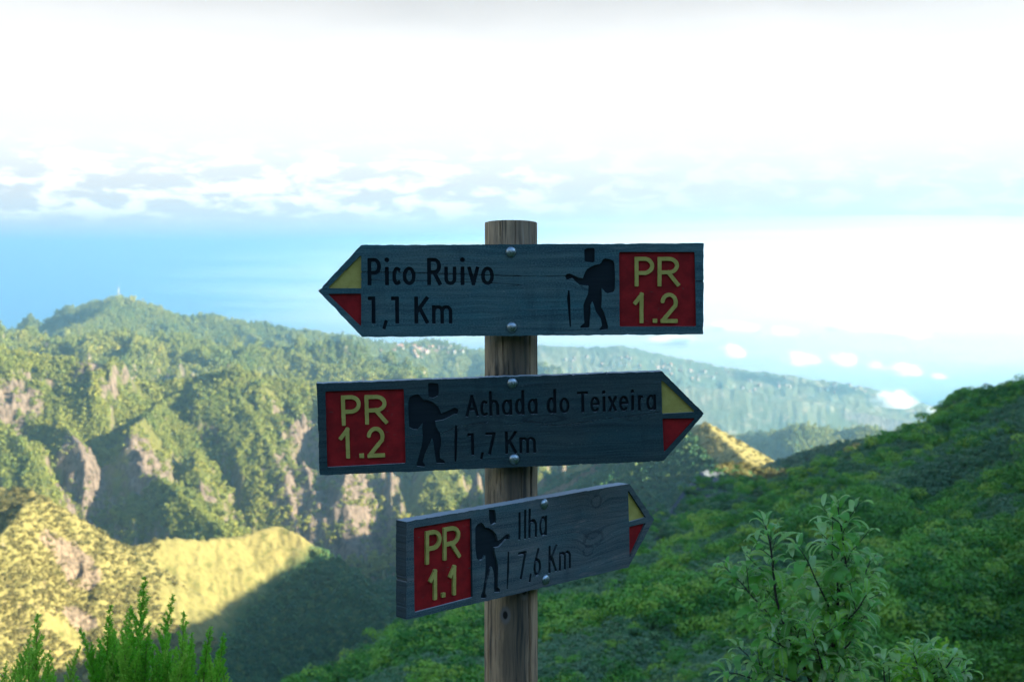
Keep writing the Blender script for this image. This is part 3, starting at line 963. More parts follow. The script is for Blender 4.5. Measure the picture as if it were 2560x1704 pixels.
def plate(fd, val, yf, yb, back=True, extra=()):
    """solid sheet over f < val; front at y = yf, back at y = yb (the front of a board looks to -y)"""
    V, E = contour(fd, val)
    V = list(V) + list(extra)
    r_ = delaunay_2d_cdt([Vector(p) for p in V], E, [], 0, 1e-7)
    P = np.array([tuple(p) for p in r_[0]])
    T = np.array([q for q in r_[2]])
    cx, cy = P[T, 0].mean(1), P[T, 1].mean(1)
    T = T[sample(fd, cx, cy) < val]
    ar = (P[T[:, 1], 0] - P[T[:, 0], 0]) * (P[T[:, 2], 1] - P[T[:, 0], 1]) - (P[T[:, 1], 1] - P[T[:, 0], 1]) * (P[T[:, 2], 0] - P[T[:, 0], 0])
    T[ar < 0] = T[ar < 0][:, ::-1]
    n = len(P)
    A = np.column_stack([P[:, 0], np.full(n, yf), P[:, 1]])
    VV = np.array(V)
    w0 = np.column_stack([VV[:, 0], np.full(len(VV), yf), VV[:, 1]])
    w1 = np.column_stack([VV[:, 0], np.full(len(VV), yb), VV[:, 1]])
    E = np.array(E)
    off = n
    Q = np.stack([E[:, 0] + off, E[:, 1] + off, E[:, 1] + off + len(VV), E[:, 0] + off + len(VV)], -1)
    verts = [A, w0, w1]
    tris = [T]
    if back:
        off2 = n + 2 * len(VV)
        verts.append(np.column_stack([P[:, 0], np.full(n, yb), P[:, 1]]))
        tris.append(T[:, ::-1] + off2)
    return np.vstack(verts), [np.vstack(tris), Q[:, ::-1]]


# stroke alphabet: segments and arcs in a unit box
def arc(cx, cy, rx, ry, a0, a1, n=14):
    t_ = np.radians(np.linspace(a0, a1, n))
    return ('A', [(cx + rx * math.cos(q), cy + ry * math.sin(q)) for q in t_])


def L_(x0, y0, x1, y1):
    return ('L', (x0, y0), (x1, y1))


O_ = arc(.5, .5, .5, .5, 0, 360, 28)
GL = {
    'P': (1, [L_(0, 0, 0, 1), L_(0, 1, .5, 1), L_(0, .45, .5, .45), arc(.5, .725, .5, .275, -90, 90)]),
    'R': (1, [L_(0, 0, 0, 1), L_(0, 1, .5, 1), L_(0, .47, .5, .47), arc(.5, .735, .46, .265, -90, 90), L_(.48, .47, 1, 0)]),
    'i': ('i', [L_(.5, 0, .5, 1)]),
    'c': ('x', [arc(.62, .5, .62, .5, 62, 298, 20), L_(.82, .955, .98, .93), L_(.82, .045, .98, .07)]),
    'o': ('x', [O_]),
    'u': ('x', [L_(0, 1, 0, .32), arc(.5, .32, .5, .32, 180, 360), L_(1, 1, 1, .32)]),
    'v': ('x', [L_(0, 1, .5, 0), L_(1, 1, .5, 0)]),
    'A': (1, [L_(0, 0, .5, 1), L_(1, 0, .5, 1), L_(.2, .32, .8, .32)]),
    'h': ('h', [L_(0, 0, 0, 1), L_(1, 0, 1, .36), arc(.5, .36, .5, .24, 0, 180)]),
    'a': ('x', [O_, L_(1, 0, 1, 1)]),
    'd': ('h', [arc(.5, .31, .5, .31, 0, 360, 28), L_(1, 0, 1, 1)]),
    'T': (1, [L_(0, 1, 1, 1), L_(.5, 0, .5, 1)]),
    'e': ('x', [arc(.5, .5, .5, .5, 5, 312, 26), L_(0.05, .52, .95, .52)]),
    'x': ('x', [L_(0, 0, 1, 1), L_(0, 1, 1, 0)]),
    'r': ('x', [L_(0, 0, 0, 1), arc(.75, .55, .75, .42, 180, 85)]),
    'I': (1, [L_(.5, 0, .5, 1)]),
    'l': ('h', [L_(.5, 0, .5, 1)]),
    '1': (1, [L_(1, 0, 1, 1), L_(0, 1, 1, 1)]),
    'n': (1, [L_(1, 0, 1, 1), L_(0, .70, 1, 1)]),
    ',': ('raw', [L_(0, 0, 1, 1)]),
    '.': ('raw', [L_(.5, .5, .5, .5)]),
    '7': (1, [L_(0, 1, 1, 1), L_(1, 1, .3, 0)]),
    '6': (1, [arc(.5, .30, .5, .30, 0, 360, 28), L_(.04, .44, .66, 1)]),
    'K': (1, [L_(0, 0, 0, 1), L_(0.02, .40, 1, 1), L_(.32, .60, 1, 0)]),
    'm': ('x', [L_(0, 0, 0, 1), arc(.25, .72, .25, .28, 0, 180), L_(.5, 0, .5, .72), arc(.75, .72, .25, .28, 0, 180), L_(1, 0, 1, .72)]),
    '2': (1, [arc(.5, .71, .5, .29, 172, -34, 18), L_(.93, .56, .02, 0.02), L_(0, 0, 1, 0)]),
}


def glyph(fd, ch, x0, x1, yb, yt, hw, slant=0.0):
    """draw one character between x0..x1 and yb..yt (outer extents)"""
    wi, hi = max(x1 - x0 - 2 * hw, 1e-6), max(yt - yb - 2 * hw, 1e-6)

    def M_(p):
        return (x0 + hw + p[0] * wi, yb + hw + p[1] * hi)
    for q in GL[ch][1]:
        if q[0] == 'L':
            fd.bar(M_(q[1]), M_(q[2]), hw)
        else:
            pp = [M_(p) for p in q[1]]
            for a, b in zip(pp[:-1], pp[1:]):
                fd.cap(a, b, hw, hw)
    if ch == 'i':
        pass


BOARD_T, DEPTH = 0.030, 0.0055
CARVED = carved_dark('carved_recess')
YELLOW = paint('yellow_paint', (0.36, 0.325, 0.075), (0.44, 0.395, 0.105))
RED = paint('red_paint', (0.20, 0.004, 0.006), (0.31, 0.008, 0.010))
METAL = metal()

post_root = link('signpost', None)
post_root.location = (-0.0021, 2.953, 0)
tag(post_root, 'weathered round wooden post carrying three carved direction boards with red route panels', 'signpost')

# the post itself: a log with drying cracks, taller at the front where the top is cut on a slope
nth, nz = 220, 190
zt, zb_ = 0.0575, -1.75
th = np.linspace(0, 2 * np.pi, nth + 1)[:-1]
zs = np.concatenate([np.linspace(zt, -1.02, nz - 12), np.linspace(-1.05, zb_, 12)])
TH, ZS = np.meshgrid(th, zs, indexing='ij')
rad = 0.0545 + (zt - ZS) * 0.0024 + 0.0010 * fbm(TH * 1.5, ZS * 5, 3, 61)
rad += 0.0005 * fbm(TH * 16, ZS * 6, 3, 63)
for (xo, z0_, z1_, wdt, dep) in ((-0.0215, .2, -.005, .0016, .006), (0.0085, .2, -.02, .0013, .005), (0.0440, .2, -.03, .0014, .004), (-0.05, .2, -.2, .0016, .005),
                                 (-0.0170, -.16, -.25, .0015, .005), (-0.004, -.22, -.29, .0013, .004), (0.0395, -.15, -.31, .0016, .006), (-0.0225, -.40, -.52, .0018, .005),
                                 (0.0415, -.38, -.56, .0026, .009), (0.0390, -.60, -1.4, .0040, .012), (-0.046, -.66, -1.4, .0014, .005), (0.021, -.3, -.55, .0010, .003)):
    th0 = math.atan2(-math.sqrt(max(.0545 ** 2 - xo ** 2, 1e-6)), xo) % (2 * math.pi)
    tw = th0 + 0.05 * (fbm(ZS * 9 + xo * 300, ZS * 0 + xo * 100, 3, 71))
    dd = (np.abs(((TH - tw + np.pi) % (2 * np.pi)) - np.pi)) * .055
    env = np.clip((z0_ - ZS) / .02, 0, 1) * np.clip((ZS - z1_) / .03, 0, 1)
    rad -= dep * np.clip(1 - dd / (wdt * (0.4 + 0.6 * env) + 1e-5), 0, 1) * env
X, Y = rad * np.cos(TH), rad * np.sin(TH)
Zp = ZS + np.where(ZS > -0.2, np.clip((ZS + .2) / (zt + .2), 0, 1), 0) * (-(Y + .0545) * math.tan(math.radians(5.6)))
V = np.stack([X, Y, Zp], -1).reshape(-1, 3)
i, j = np.meshgrid(np.arange(nth), np.arange(nz - 1), indexing='ij')
a, b = (i * nz + j).ravel(), (((i + 1) % nth) * nz + j).ravel()
F = np.stack([a, a + 1, b + 1, b], -1)
V = np.vstack([V, [[0, 0, zt - .0545 * math.tan(math.radians(5.6)) + 0.0008]]])
i = np.arange(nth)
F3 = np.stack([i * nz, ((i + 1) % nth) * nz, np.full(nth, len(V) - 1)], -1)
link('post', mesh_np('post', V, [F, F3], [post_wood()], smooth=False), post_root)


def rot(yaw, pitch, roll):
    cz, sz_ = math.cos(yaw), math.sin(yaw)
    cx, sx = math.cos(pitch), math.sin(pitch)
    cy, sy = math.cos(roll), math.sin(roll)
    return np.array([[cz, -sz_, 0], [sz_, cz, 0], [0, 0, 1]]) @ np.array([[1, 0, 0], [0, cx, -sx], [0, sx, cx]]) @ np.array([[cy, 0, sy], [0, 1, 0], [-sy, 0, cy]])


def dome_mesh(rd, hgt, mat):
    prof = [(1.0, 0.0), (1.02, 0.12), (.97, .30), (.84, .58), (.62, .80), (.34, .95), (0.02, 1.0)]
    n = 20
    V, F = [], []
    for a_, h_ in prof:
        for k in range(n):
            q = 2 * math.pi * k / n
            V.append((rd * a_ * math.cos(q), -hgt * h_, rd * a_ * math.sin(q)))
    for p in range(len(prof) - 1):
        for k in range(n):
            F.append((p * n + k, p * n + (k + 1) % n, (p + 1) * n + (k + 1) % n, (p + 1) * n + k))
    return mesh_np('bolt', V, np.array(F), [mat], smooth=True)


BOLT = dome_mesh(0.0108, 0.0065, METAL)


def build_board(pose, tip_left, label, rows, panel, raised, hiker, tris, bolts, cracks, knots, seed, hwc, tint=(1, 1, 1)):
    cx, cy, cz, yaw, pitch, roll, L, H = pose
    Rm = rot(yaw, pitch, roll)
    C = np.array([cx, cy, cz])
    nrm = Rm @ np.array([0, -1, 0])

    def loc(p):
        d = px_ray(p[0], p[1])
        q = Rm.T @ (d * (nrm @ C) / (nrm @ d) - C)
        return (q[0], q[2])
    root = link('sign_board', None, post_root)
    M4 = Matrix([[*Rm[0], cx], [*Rm[1], cy], [*Rm[2], cz], [0, 0, 0, 1]])
    root.matrix_local = Matrix.Translation(-Vector(post_root.location)) @ M4
    root['label'] = label
    tipx = 0.088
    if tip_left:
        out = [(-L / 2, H / 2), (-L / 2 - tipx, 0.001), (-L / 2, -H / 2), (L / 2, -H / 2), (L / 2, H / 2)]
    else:
        out = [(-L / 2, H / 2), (-L / 2, -H / 2), (L / 2, -H / 2), (L / 2 + tipx, 0.002), (L / 2, H / 2)]
    h = 0.0008
    ext = (-L / 2 - .1, L / 2 + .1, -H / 2 - .01, H / 2 + .01)
    body = Field(*ext, h)
    XX, YY = np.meshgrid(body.x, body.y, indexing='ij')
    rough = 0.0011 * fbm(XX / .016, YY / .016, 4, seed) + 0.0016 * np.clip(fbm(XX / .010, YY / .010, 2, seed + 2) - .55, 0, 1) * 4 + 0.0004 * fbm(XX / .003, YY / .003, 2, seed + 5)
    outer = poly_sdf(np.array(out), XX, YY) + rough
    ft = Field(*ext, h)          # everything cut into the face
    parts = []                   # (name, material, field, val, front depth, back depth)

    def own():
        return Field(*ext, h)
    # lettering
    for row in rows:
        (b0, b1), (t0, t1), xr = row['base'], row['top'], row['xh']
        bl0, bl1, tl0, tl1 = loc(b0), loc(b1), loc(t0), loc(t1)
        for ch, xa, xb, *more in row['chars']:
            f_ = (((xa + xb) / 2) - b0[0]) / (b1[0] - b0[0])
            yb_ = bl0[1] + (bl1[1] - bl0[1]) * f_
            f2 = (((xa + xb) / 2) - t0[0]) / (t1[0] - t0[0])
            yt_ = tl0[1] + (tl1[1] - tl0[1]) * f2
            ybpx = b0[1] + (b1[1] - b0[1]) * f_
            xl, xrr = loc((xa, ybpx))[0], loc((xb, ybpx))[0]
            kind = GL[ch][0]
            cap_h = yt_ - yb_
            top = yt_ if kind == 1 else yb_ + cap_h * xr if kind in ('x', 'i') else yb_ + cap_h * row.get('asc', 1.05)
            g = own()
            hw = hwc * (0.92 if kind == 'x' else 1)
            if ch == ',':
                glyph(g, ch, xl, xrr, yb_ + more[0] * cap_h, yb_ + more[1] * cap_h, hw * .85)
            elif ch in 'iIl':
                xc = (xl + xrr) / 2
                g.bar((xc, yb_ + hw), (xc, top - hw), hw)
                if ch == 'i':
                    g.cap((xc, yb_ + cap_h * .93), (xc, yb_ + cap_h * .93 + 1e-4), hw * 1.22, hw * 1.22)
            else:
                glyph(g, ch, xl, xrr, yb_, top, hw)
            ft.f = np.minimum(ft.f, g.f)
            parts.append(('numeral' if ch in '1267' else 'comma' if ch == ',' else 'letter', CARVED, g, 0.0007, DEPTH - .0004, DEPTH + .001))
    # walker: head, body with pack, stick
    for nm, pts in hiker:
        g = own()
        g.poly([loc(p) for p in pts])
        ft.f = np.minimum(ft.f, g.f)
        parts.append((nm, CARVED, g, 0.0007, DEPTH - .0004, DEPTH + .001))
    # painted panel with raised characters left standing
    g = own()
    P = np.array([loc(p) for p in panel])
    cen = P.mean(0)
    P = cen + (P - cen) * (1 - .003 / np.abs(P - cen).max(1))[:, None]
    g.f = poly_sdf(P, XX, YY) - .0028
    ft.f = np.minimum(ft.f, g.f)
    parts.append(('red_panel', RED, g, 0.0007, DEPTH - .0004, DEPTH + .001))
    for ch, xa, xb, ya0, ya1, yb0, yb1 in raised:
        # rows given at the left and right end of each character: top (ya0, ya1) and bottom (yb0, yb1)
        xl, xrr = loc((xa, yb0))[0], loc((xb, yb1))[0]
        yb_ = (loc((xa, yb0))[1] + loc((xb, yb1))[1]) / 2
        yt_ = (loc((xa, ya0))[1] + loc((xb, ya1))[1]) / 2
        g = own()
        hw = 0.00395
        if ch == '.':
            c0, c1 = (xl + xrr) / 2, (yb_ + yt_) / 2
            g.bar((c0 - .0004, c1), (c0 + .0004, c1), 0.0043, .25)
        else:
            glyph(g, ch, xl, xrr, yb_, yt_, hw)
        g.f = g.f + .0003 * fbm(XX / .005, YY / .005, 2, seed + 9)
        parts.append(('numeral' if ch in 'n2' else 'full_stop' if ch == '.' else 'letter', YELLOW, g, 0.0, 0.0006, DEPTH - .0002))
    for (nm, mat), pts in zip((('yellow_arrow_half', YELLOW), ('red_arrow_half', RED)), tris):
        g = own()
        P = np.array([loc(p) for p in pts])
        cen = P.mean(0)
        P = cen + (P - cen) * .93
        g.f = poly_sdf(P, XX, YY) - .0017
        ft.f = np.minimum(ft.f, g.f)
        parts.append((nm, mat, g, 0.0007, DEPTH - .0004, DEPTH + .001))
    # drying cracks
    gc = own()
    for wd, pts in cracks:
        pl = [loc(p) for p in pts]
        for a_, b_ in zip(pl[:-1], pl[1:]):
            gc.cap(a_, b_, wd, wd)
    gc.f = gc.f + .0005 * fbm(XX / .004, YY / .004, 2, seed + 3)
    ft.f = np.minimum(ft.f, gc.f)
    body.f = np.maximum(outer, -ft.f)
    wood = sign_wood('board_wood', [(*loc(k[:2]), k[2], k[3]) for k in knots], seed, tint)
    ex = [(x_, y_) for x_ in np.linspace(-L / 2, L / 2, 30) for y_ in np.linspace(-H / 2 + .01, H / 2 - .01, 8)]
    V1, F1 = plate(body, 0.0, 0.0, DEPTH, back=False, extra=ex)
    bk = own()
    bk.f = outer
    V2, F2 = plate(bk, 0.0, DEPTH, BOARD_T)
    link('plank', mesh_np('plank', np.vstack([V1, V2]), F1 + [q + len(V1) for q in F2], [wood]), root)
    for nm, mat, g, val, yf, yb_ in parts:
        i_, j_ = np.nonzero(g.f < 0.006)
        sub_ = Field.__new__(Field)
        sub_.h = g.h
        i0, i1, j0, j1 = max(i_.min() - 2, 0), i_.max() + 3, max(j_.min() - 2, 0), j_.max() + 3
        sub_.x, sub_.y, sub_.f = g.x[i0:i1], g.y[j0:j1], g.f[i0:i1, j0:j1]
        Vp, Fp = plate(sub_, val, yf, yb_)
        link(nm, mesh_np(nm, Vp, Fp, [mat]), root)
    for p in bolts:
        q = loc(p)
        b_ = link('bolt', BOLT, root)
        b_.location = (q[0], 0, q[1])
    return root


def sc(pts, ox, oy, k):
    return [(ox + p[0] / k, oy + p[1] / k) for p in pts]


HIK1 = [('walker_head', sc([(818, 380), (850, 365), (925, 360), (938, 375), (935, 500), (925, 525), (830, 515), (822, 500)], 1280, 540, 4.53)),
        ('walker_body', sc([(603, 680), (620, 655), (655, 650), (690, 665), (740, 690), (800, 710), (825, 640), (850, 600), (930, 555), (990, 545), (1015, 520), (1030, 490), (1055, 478),
                            (1110, 490), (1150, 510), (1162, 540), (1168, 700), (1165, 830), (1150, 860), (1090, 875), (1060, 865), (1040, 840), (1015, 815), (1018, 920), (1010, 1030),
                            (1040, 1080), (1060, 1150), (1090, 1250), (1085, 1280), (1000, 1293), (988, 1280), (1020, 1240), (1005, 1160), (950, 1080), (925, 1000), (910, 965), (888, 1010),
                            (890, 1090), (880, 1180), (878, 1240), (870, 1265), (780, 1265), (770, 1250), (820, 1210), (815, 1150), (808, 1010), (825, 960), (860, 880), (868, 790),
                            (770, 780), (720, 740), (685, 700), (650, 715), (625, 725), (612, 705)], 1280, 540, 4.53)),
        ('walking_stick', sc([(635, 840), (652, 840), (660, 950), (668, 1250), (655, 1265), (648, 1200), (635, 1060), (622, 930)], 1280, 540, 4.53))]
HIK2 = [('walker_head', sc([(1315, 262), (1345, 255), (1430, 265), (1435, 295), (1435, 370), (1425, 405), (1370, 430), (1330, 420), (1318, 395)], 780, 900, 4.53)),
        ('walker_body', sc([(1090, 480), (1105, 420), (1150, 395), (1195, 383), (1215, 395), (1265, 450), (1310, 450), (1380, 480), (1430, 530), (1465, 605), (1520, 580), (1595, 545),
                            (1620, 535), (1655, 555), (1662, 575), (1645, 610), (1600, 615), (1560, 640), (1490, 675), (1430, 685), (1395, 690), (1405, 750), (1450, 830), (1465, 900),
                            (1460, 970), (1445, 1030), (1450, 1110), (1490, 1130), (1510, 1155), (1500, 1168), (1410, 1165), (1398, 1100), (1385, 1010), (1375, 930), (1360, 880),
                            (1345, 920), (1310, 1000), (1280, 1060), (1255, 1150), (1285, 1190), (1275, 1208), (1190, 1200), (1182, 1185), (1200, 1120), (1225, 1030), (1245, 960),
                            (1255, 850), (1248, 760), (1255, 710), (1230, 740), (1195, 785), (1150, 785), (1100, 760), (1095, 650)], 780, 900, 4.53)),
        ('walking_stick', sc([(1622, 730), (1640, 735), (1648, 830), (1640, 1000), (1635, 1140), (1625, 1155), (1615, 1140), (1612, 900)], 780, 900, 4.53))]
HIK3 = [('walker_head', sc([(1070, 350), (1135, 355), (1142, 400), (1145, 490), (1110, 515), (1085, 510), (1070, 440)], 970, 1190, 4.237)),
        ('walker_body', sc([(925, 540), (950, 505), (990, 488), (1015, 510), (1035, 545), (1065, 545), (1110, 570), (1145, 610), (1165, 680), (1200, 660), (1255, 612), (1285, 610),
                            (1292, 640), (1285, 670), (1255, 665), (1215, 710), (1180, 745), (1130, 755), (1128, 790), (1150, 870), (1168, 960), (1165, 1080), (1160, 1170), (1190, 1195),
                            (1185, 1225), (1128, 1230), (1122, 1180), (1125, 1080), (1115, 1000), (1100, 955), (1085, 980), (1070, 1050), (1045, 1130), (1030, 1230), (1048, 1270),
                            (1040, 1292), (990, 1290), (982, 1270), (1005, 1200), (1025, 1080), (1035, 950), (1030, 830), (1005, 880), (975, 890), (940, 870), (925, 750)], 970, 1190, 4.237)),
        ('walking_stick', sc([(1268, 790), (1283, 800), (1283, 1000), (1268, 1195), (1257, 1200), (1260, 1000)], 970, 1190, 4.237))]


def rz(ox, oy, k, ch, xa, xb, ya0, ya1, yb0, yb1):
    return (ch, ox + xa / k, ox + xb / k, oy + ya0 / k, oy + ya1 / k, oy + yb0 / k, oy + yb1 / k)


# top board, pointing left
q2 = (1280, 540, 4.53)
build_board([0.0431, 2.8682, -0.0853, 0.0255, 0.0, -0.0057, 0.6976, 0.1863], True, 'topmost board, pointing left, with two lines of carved lettering',
            [dict(base=((919, 713.5), (1234, 712.5)), top=((919, 645), (1234, 644.5)), xh=.68,
                  chars=[('P', 919, 953), ('i', 963, 972), ('c', 981, 1001.5), ('o', 1007, 1039), ('R', 1068, 1104), ('u', 1111, 1141), ('i', 1152, 1161), ('v', 1169, 1198), ('o', 1203, 1235)]),
             dict(base=((919, 809), (1131, 809)), top=((919, 741), (1131, 741)), xh=.68,
                  chars=[('1', 920, 939), (',', 956, 969, -.21, .13), ('1', 978, 998), ('K', 1036, 1072), ('m', 1080, 1131)])],
            sc([(1212, 405), (2070, 405), (2088, 1250), (1218, 1252)], *q2),
            [rz(*q2, 'P', 1390, 1610, 462, 462, 797, 797), rz(*q2, 'R', 1650, 1900, 462, 462, 795, 795), rz(*q2, 'n', 1378, 1490, 868, 868, 1212, 1212),
             rz(*q2, '.', 1598, 1642, 1160, 1160, 1210, 1210), rz(*q2, '2', 1685, 1877, 868, 868, 1210, 1210)],
            HIK1, [sc([(556, 440), (557, 817), (180, 817)], 780, 540, 4.53), sc([(180, 880), (557, 878), (556, 1248)], 780, 540, 4.53)],
            [(1277.3, 630), (1279.5, 817.7)],
            [(.0010, [(836, 675.5), (870, 678), (903, 679), (1056, 682), (1300, 690)]), (.0006, [(1300, 690), (1412, 690), (1472, 698), (1655, 698.5)]), (.0010, [(1655, 698.5), (1764, 702.5)]),
             (.0006, [(798, 710), (830, 712)]), (.0005, [(903, 698), (1060, 702), (1200, 705), (1300, 712)])],
            [(1480, 716, .02, .006)], 3, .0040, (.66, .92, .95))
# middle board, pointing right
q3, q4 = (780, 900, 4.53), (1260, 900, 4.53)
build_board([-0.0398, 2.8626, -0.3566, 0.1029, 0.0, -0.0258, 0.7079, 0.1869], False, 'middle board, pointing right, with the longest carved place name',
            [dict(base=((1165, 1041.5), (1640, 1024.5)), top=((1165, 987.5), (1640, 972)), xh=.74, asc=1.16,
                  chars=[('A', 1164, 1197.5), ('c', 1201, 1220), ('h', 1223.5, 1248.5), ('a', 1255, 1281), ('d', 1287.5, 1312), ('a', 1319.5, 1344.5), ('d', 1367, 1391.5), ('o', 1399, 1424),
                         ('T', 1443, 1471.5), ('e', 1476, 1500), ('i', 1507, 1514), ('x', 1521, 1543), ('e', 1548, 1572), ('i', 1578.5, 1585.5), ('r', 1595, 1610), ('a', 1616, 1640.5)]),
             dict(base=((1171, 1138), (1340, 1132)), top=((1171, 1082.5), (1340, 1074.5)), xh=.72,
                  chars=[('1', 1170, 1186), (',', 1200, 1209.5, -.20, .12), ('7', 1215, 1240.5), ('K', 1263.5, 1293), ('m', 1299, 1340)])],
            sc([(150, 352), (1040, 324), (1062, 1166), (172, 1212)], *q3),
            [rz(*q3, 'P', 338, 560, 402, 392, 742, 735), rz(*q3, 'R', 603, 860, 393, 393, 728, 720), rz(*q3, 'n', 314, 432, 768, 764, 1114, 1112),
             rz(*q3, '.', 540, 586, 1056, 1056, 1110, 1106), rz(*q3, '2', 630, 828, 756, 752, 1106, 1098)],
            HIK2, [sc([(1782, 222), (1793, 606), (2166, 585)], *q4), sc([(1795, 660), (2166, 656), (1812, 1044)], *q4)],
            [(1280.7, 957.4), (1285.5, 1147)],
            [(.0005, sc([(1050, 870), (1200, 845), (1500, 820), (1640, 750), (2000, 700)], *q3)), (.0005, sc([(0, 745), (300, 690), (600, 740), (900, 700), (1200, 655), (1500, 625), (1790, 580), (2150, 560), (2262, 585)], *q4)),
             (.0005, sc([(55, 810), (170, 800)], *q3)), (.0007, sc([(560, 225), (590, 268)], *q3)), (.0004, sc([(1790, 525), (2060, 505), (2180, 490)], *q4)), (.0004, sc([(330, 740), (800, 735), (1000, 700)], *q4))],
            [(1155, 1083, .012, .010), (1362, 1047, .040, .007), (1585, 1046, .014, .004)], 17, .0031, (.30, .42, .43))
# bottom board, turned away to the right
q5, q6 = (970, 1190, 4.237), (1290, 1190, 3.05)
build_board([0.03, 2.863, -0.6124, 0.7912, -0.0026, 0.0085, 0.6545, 0.1877], False, 'lowest board, turned away to the right, with the shortest carved place name',
            [dict(base=((1299, 1349), (1367, 1337.5)), top=((1299, 1279.5), (1367, 1268)), xh=.72, asc=1.06,
                  chars=[('I', 1295, 1302.5), ('l', 1309, 1316.5), ('h', 1321, 1342.5), ('a', 1348, 1367.5)]),
             dict(base=((1299, 1448.5), (1427, 1420.5)), top=((1299, 1379), (1427, 1352)), xh=.69,
                  chars=[('7', 1295, 1316), (',', 1322, 1329, -.17, .15), ('6', 1333.5, 1352.5), ('K', 1371, 1392.5), ('m', 1397.5, 1427)])],
            sc([(272, 545), (885, 440), (898, 1282), (282, 1442)], *q5),
            [rz(*q5, 'P', 405, 570, 578, 562, 935, 905), rz(*q5, 'R', 592, 774, 540, 520, 892, 858), rz(*q5, 'n', 445, 522, 1000, 985, 1320, 1308),
             rz(*q5, '.', 578, 610, 1236, 1230, 1286, 1278), rz(*q5, 'n', 654, 724, 955, 938, 1270, 1256)],
            HIK3, [sc([(855, 105), (862, 348), (990, 312)], *q6), sc([(864, 384), (988, 356), (867, 622)], *q6)],
            [(1360.5, 1259.5), (1363.8, 1448)],
            [(.0004, sc([(560, 690), (700, 650), (860, 600)], *q6)), (.0004, sc([(230, 1120), (330, 1100)], *q5)), (.0005, sc([(590, 1420), (640, 1400)], *q5))],
            [(1491, 1253, .015, .012), (1470, 1376, .014, .010), (1484, 1345, .03, .014)], 29, .0033, (.95, .82, .80))


# ------------------------------------------------------------------ foreground plants
def tube(pts, r0, r1, sides=6):
    P = np.array(pts, float)
    n = len(P)
    V, F = [], []
    for k in range(n):
        d = P[min(k + 1, n - 1)] - P[max(k - 1, 0)]
        d = d / (np.linalg.norm(d) + 1e-9)
        a = np.cross(d, [0.3, 1, 0.1])
        a /= np.linalg.norm(a)
        b = np.cross(d, a)
        rr_ = r0 + (r1 - r0) * k / (n - 1)
        for q in range(sides):
            an = 2 * math.pi * q / sides
            V.append(P[k] + (a * math.cos(an) + b * math.sin(an)) * rr_)
    for k in range(n - 1):
        for q in range(sides):
            F.append((k * sides + q, k * sides + (q + 1) % sides, (k + 1) * sides + (q + 1) % sides, (k + 1) * sides + q))
    return np.array(V), np.array(F)


def simple(name, c1, c2, sc_=30, rough=0.8):
    m_, t_ = new_mat(name)
    co_ = t_.n('ShaderNodeTexCoord').outputs['Object']
    n_ = t_.noise(co_, sc_, 4, 0.6)
    finish(t_, t_.mix(n_, c1, c2), rough, n_, 0.3, 0.002, spec=0.2)
    return m_


M_BARK = simple('twig_bark', (0.020, 0.022, 0.022), (0.065, 0.060, 0.055), 120)
M_HEATH = foliage('heath_needles', (0.170, 0.520, 0.034), (0.290, 0.640, 0.052), (0.460, 0.700, 0.110), 9.0, 0.30, per_obj=0.6)
M_HEATHSTEM = simple('heath_stem', (0.090, 0.095, 0.030), (0.170, 0.120, 0.045), 60)

# broad leaf: arched blade folded along the midrib, pale downy edges
m, t = new_mat('broad_leaf')
uvc = t.n('ShaderNodeTexCoord').outputs['Object']
rnd = t.n('ShaderNodeObjectInfo').outputs['Random']
sx = t.n('ShaderNodeSeparateXYZ', ins={0: uvc})
vein = t.math('ABSOLUTE', t.math('SINE', t.math('MULTIPLY', t.math('ADD', sx.outputs[1], t.math('MULTIPLY', t.math('ABSOLUTE', sx.outputs[0]), -0.7)), 34.0)))
mid = t.sstep(t.math('ABSOLUTE', sx.outputs[0]), 0.008, 0.030)
nz_ = t.noise(uvc, 9, 4)
c = t.mix(t.sstep(rnd, 0.1, 0.5), (0.130, 0.400, 0.060), (0.300, 0.620, 0.080))
c = t.mix(t.sstep(rnd, 0.6, 1.0), c, (0.420, 0.640, 0.100))
c = t.mix(t.math('MULTIPLY', t.sstep(rnd, 0.90, 0.98), 0.6), c, (0.30, 0.33, 0.28))
c = t.mix(t.math('MULTIPLY', t.sstep(vein, 0.8, 1.0), 0.35), c, (0.20, 0.34, 0.18))
c = t.mix(t.math('SUBTRACT', 1.0, mid), c, (0.36, 0.58, 0.28))
c = t.mix(t.math('MULTIPLY', nz_, 0.3), c, (0.05, 0.17, 0.05))
back = t.n('ShaderNodeNewGeometry').outputs['Backfacing']
c = t.mix(back, c, (0.42, 0.60, 0.42))
b_ = t.n('ShaderNodeBsdfPrincipled')
t.put(b_.inputs['Base Color'], c)
b_.inputs['Roughness'].default_value = 0.42
b_.inputs['Specular IOR Level'].default_value = 0.32
bn = t.n('ShaderNodeBump', ins={'Strength': 0.4, 'Distance': 0.02, 'Height': vein})
t.put(b_.inputs['Normal'], bn.outputs[0])
tr = t.n('ShaderNodeBsdfTranslucent', ins={0: t.mix(1.0, c, (0.9, 1.2, 0.5), 'MULTIPLY')})
mx = t.n('ShaderNodeMixShader', ins={0: 0.38, 1: b_.outputs[0], 2: tr.outputs[0]})
t.n('ShaderNodeOutputMaterial', ins={0: mx.outputs[0]})
M_LEAF = m


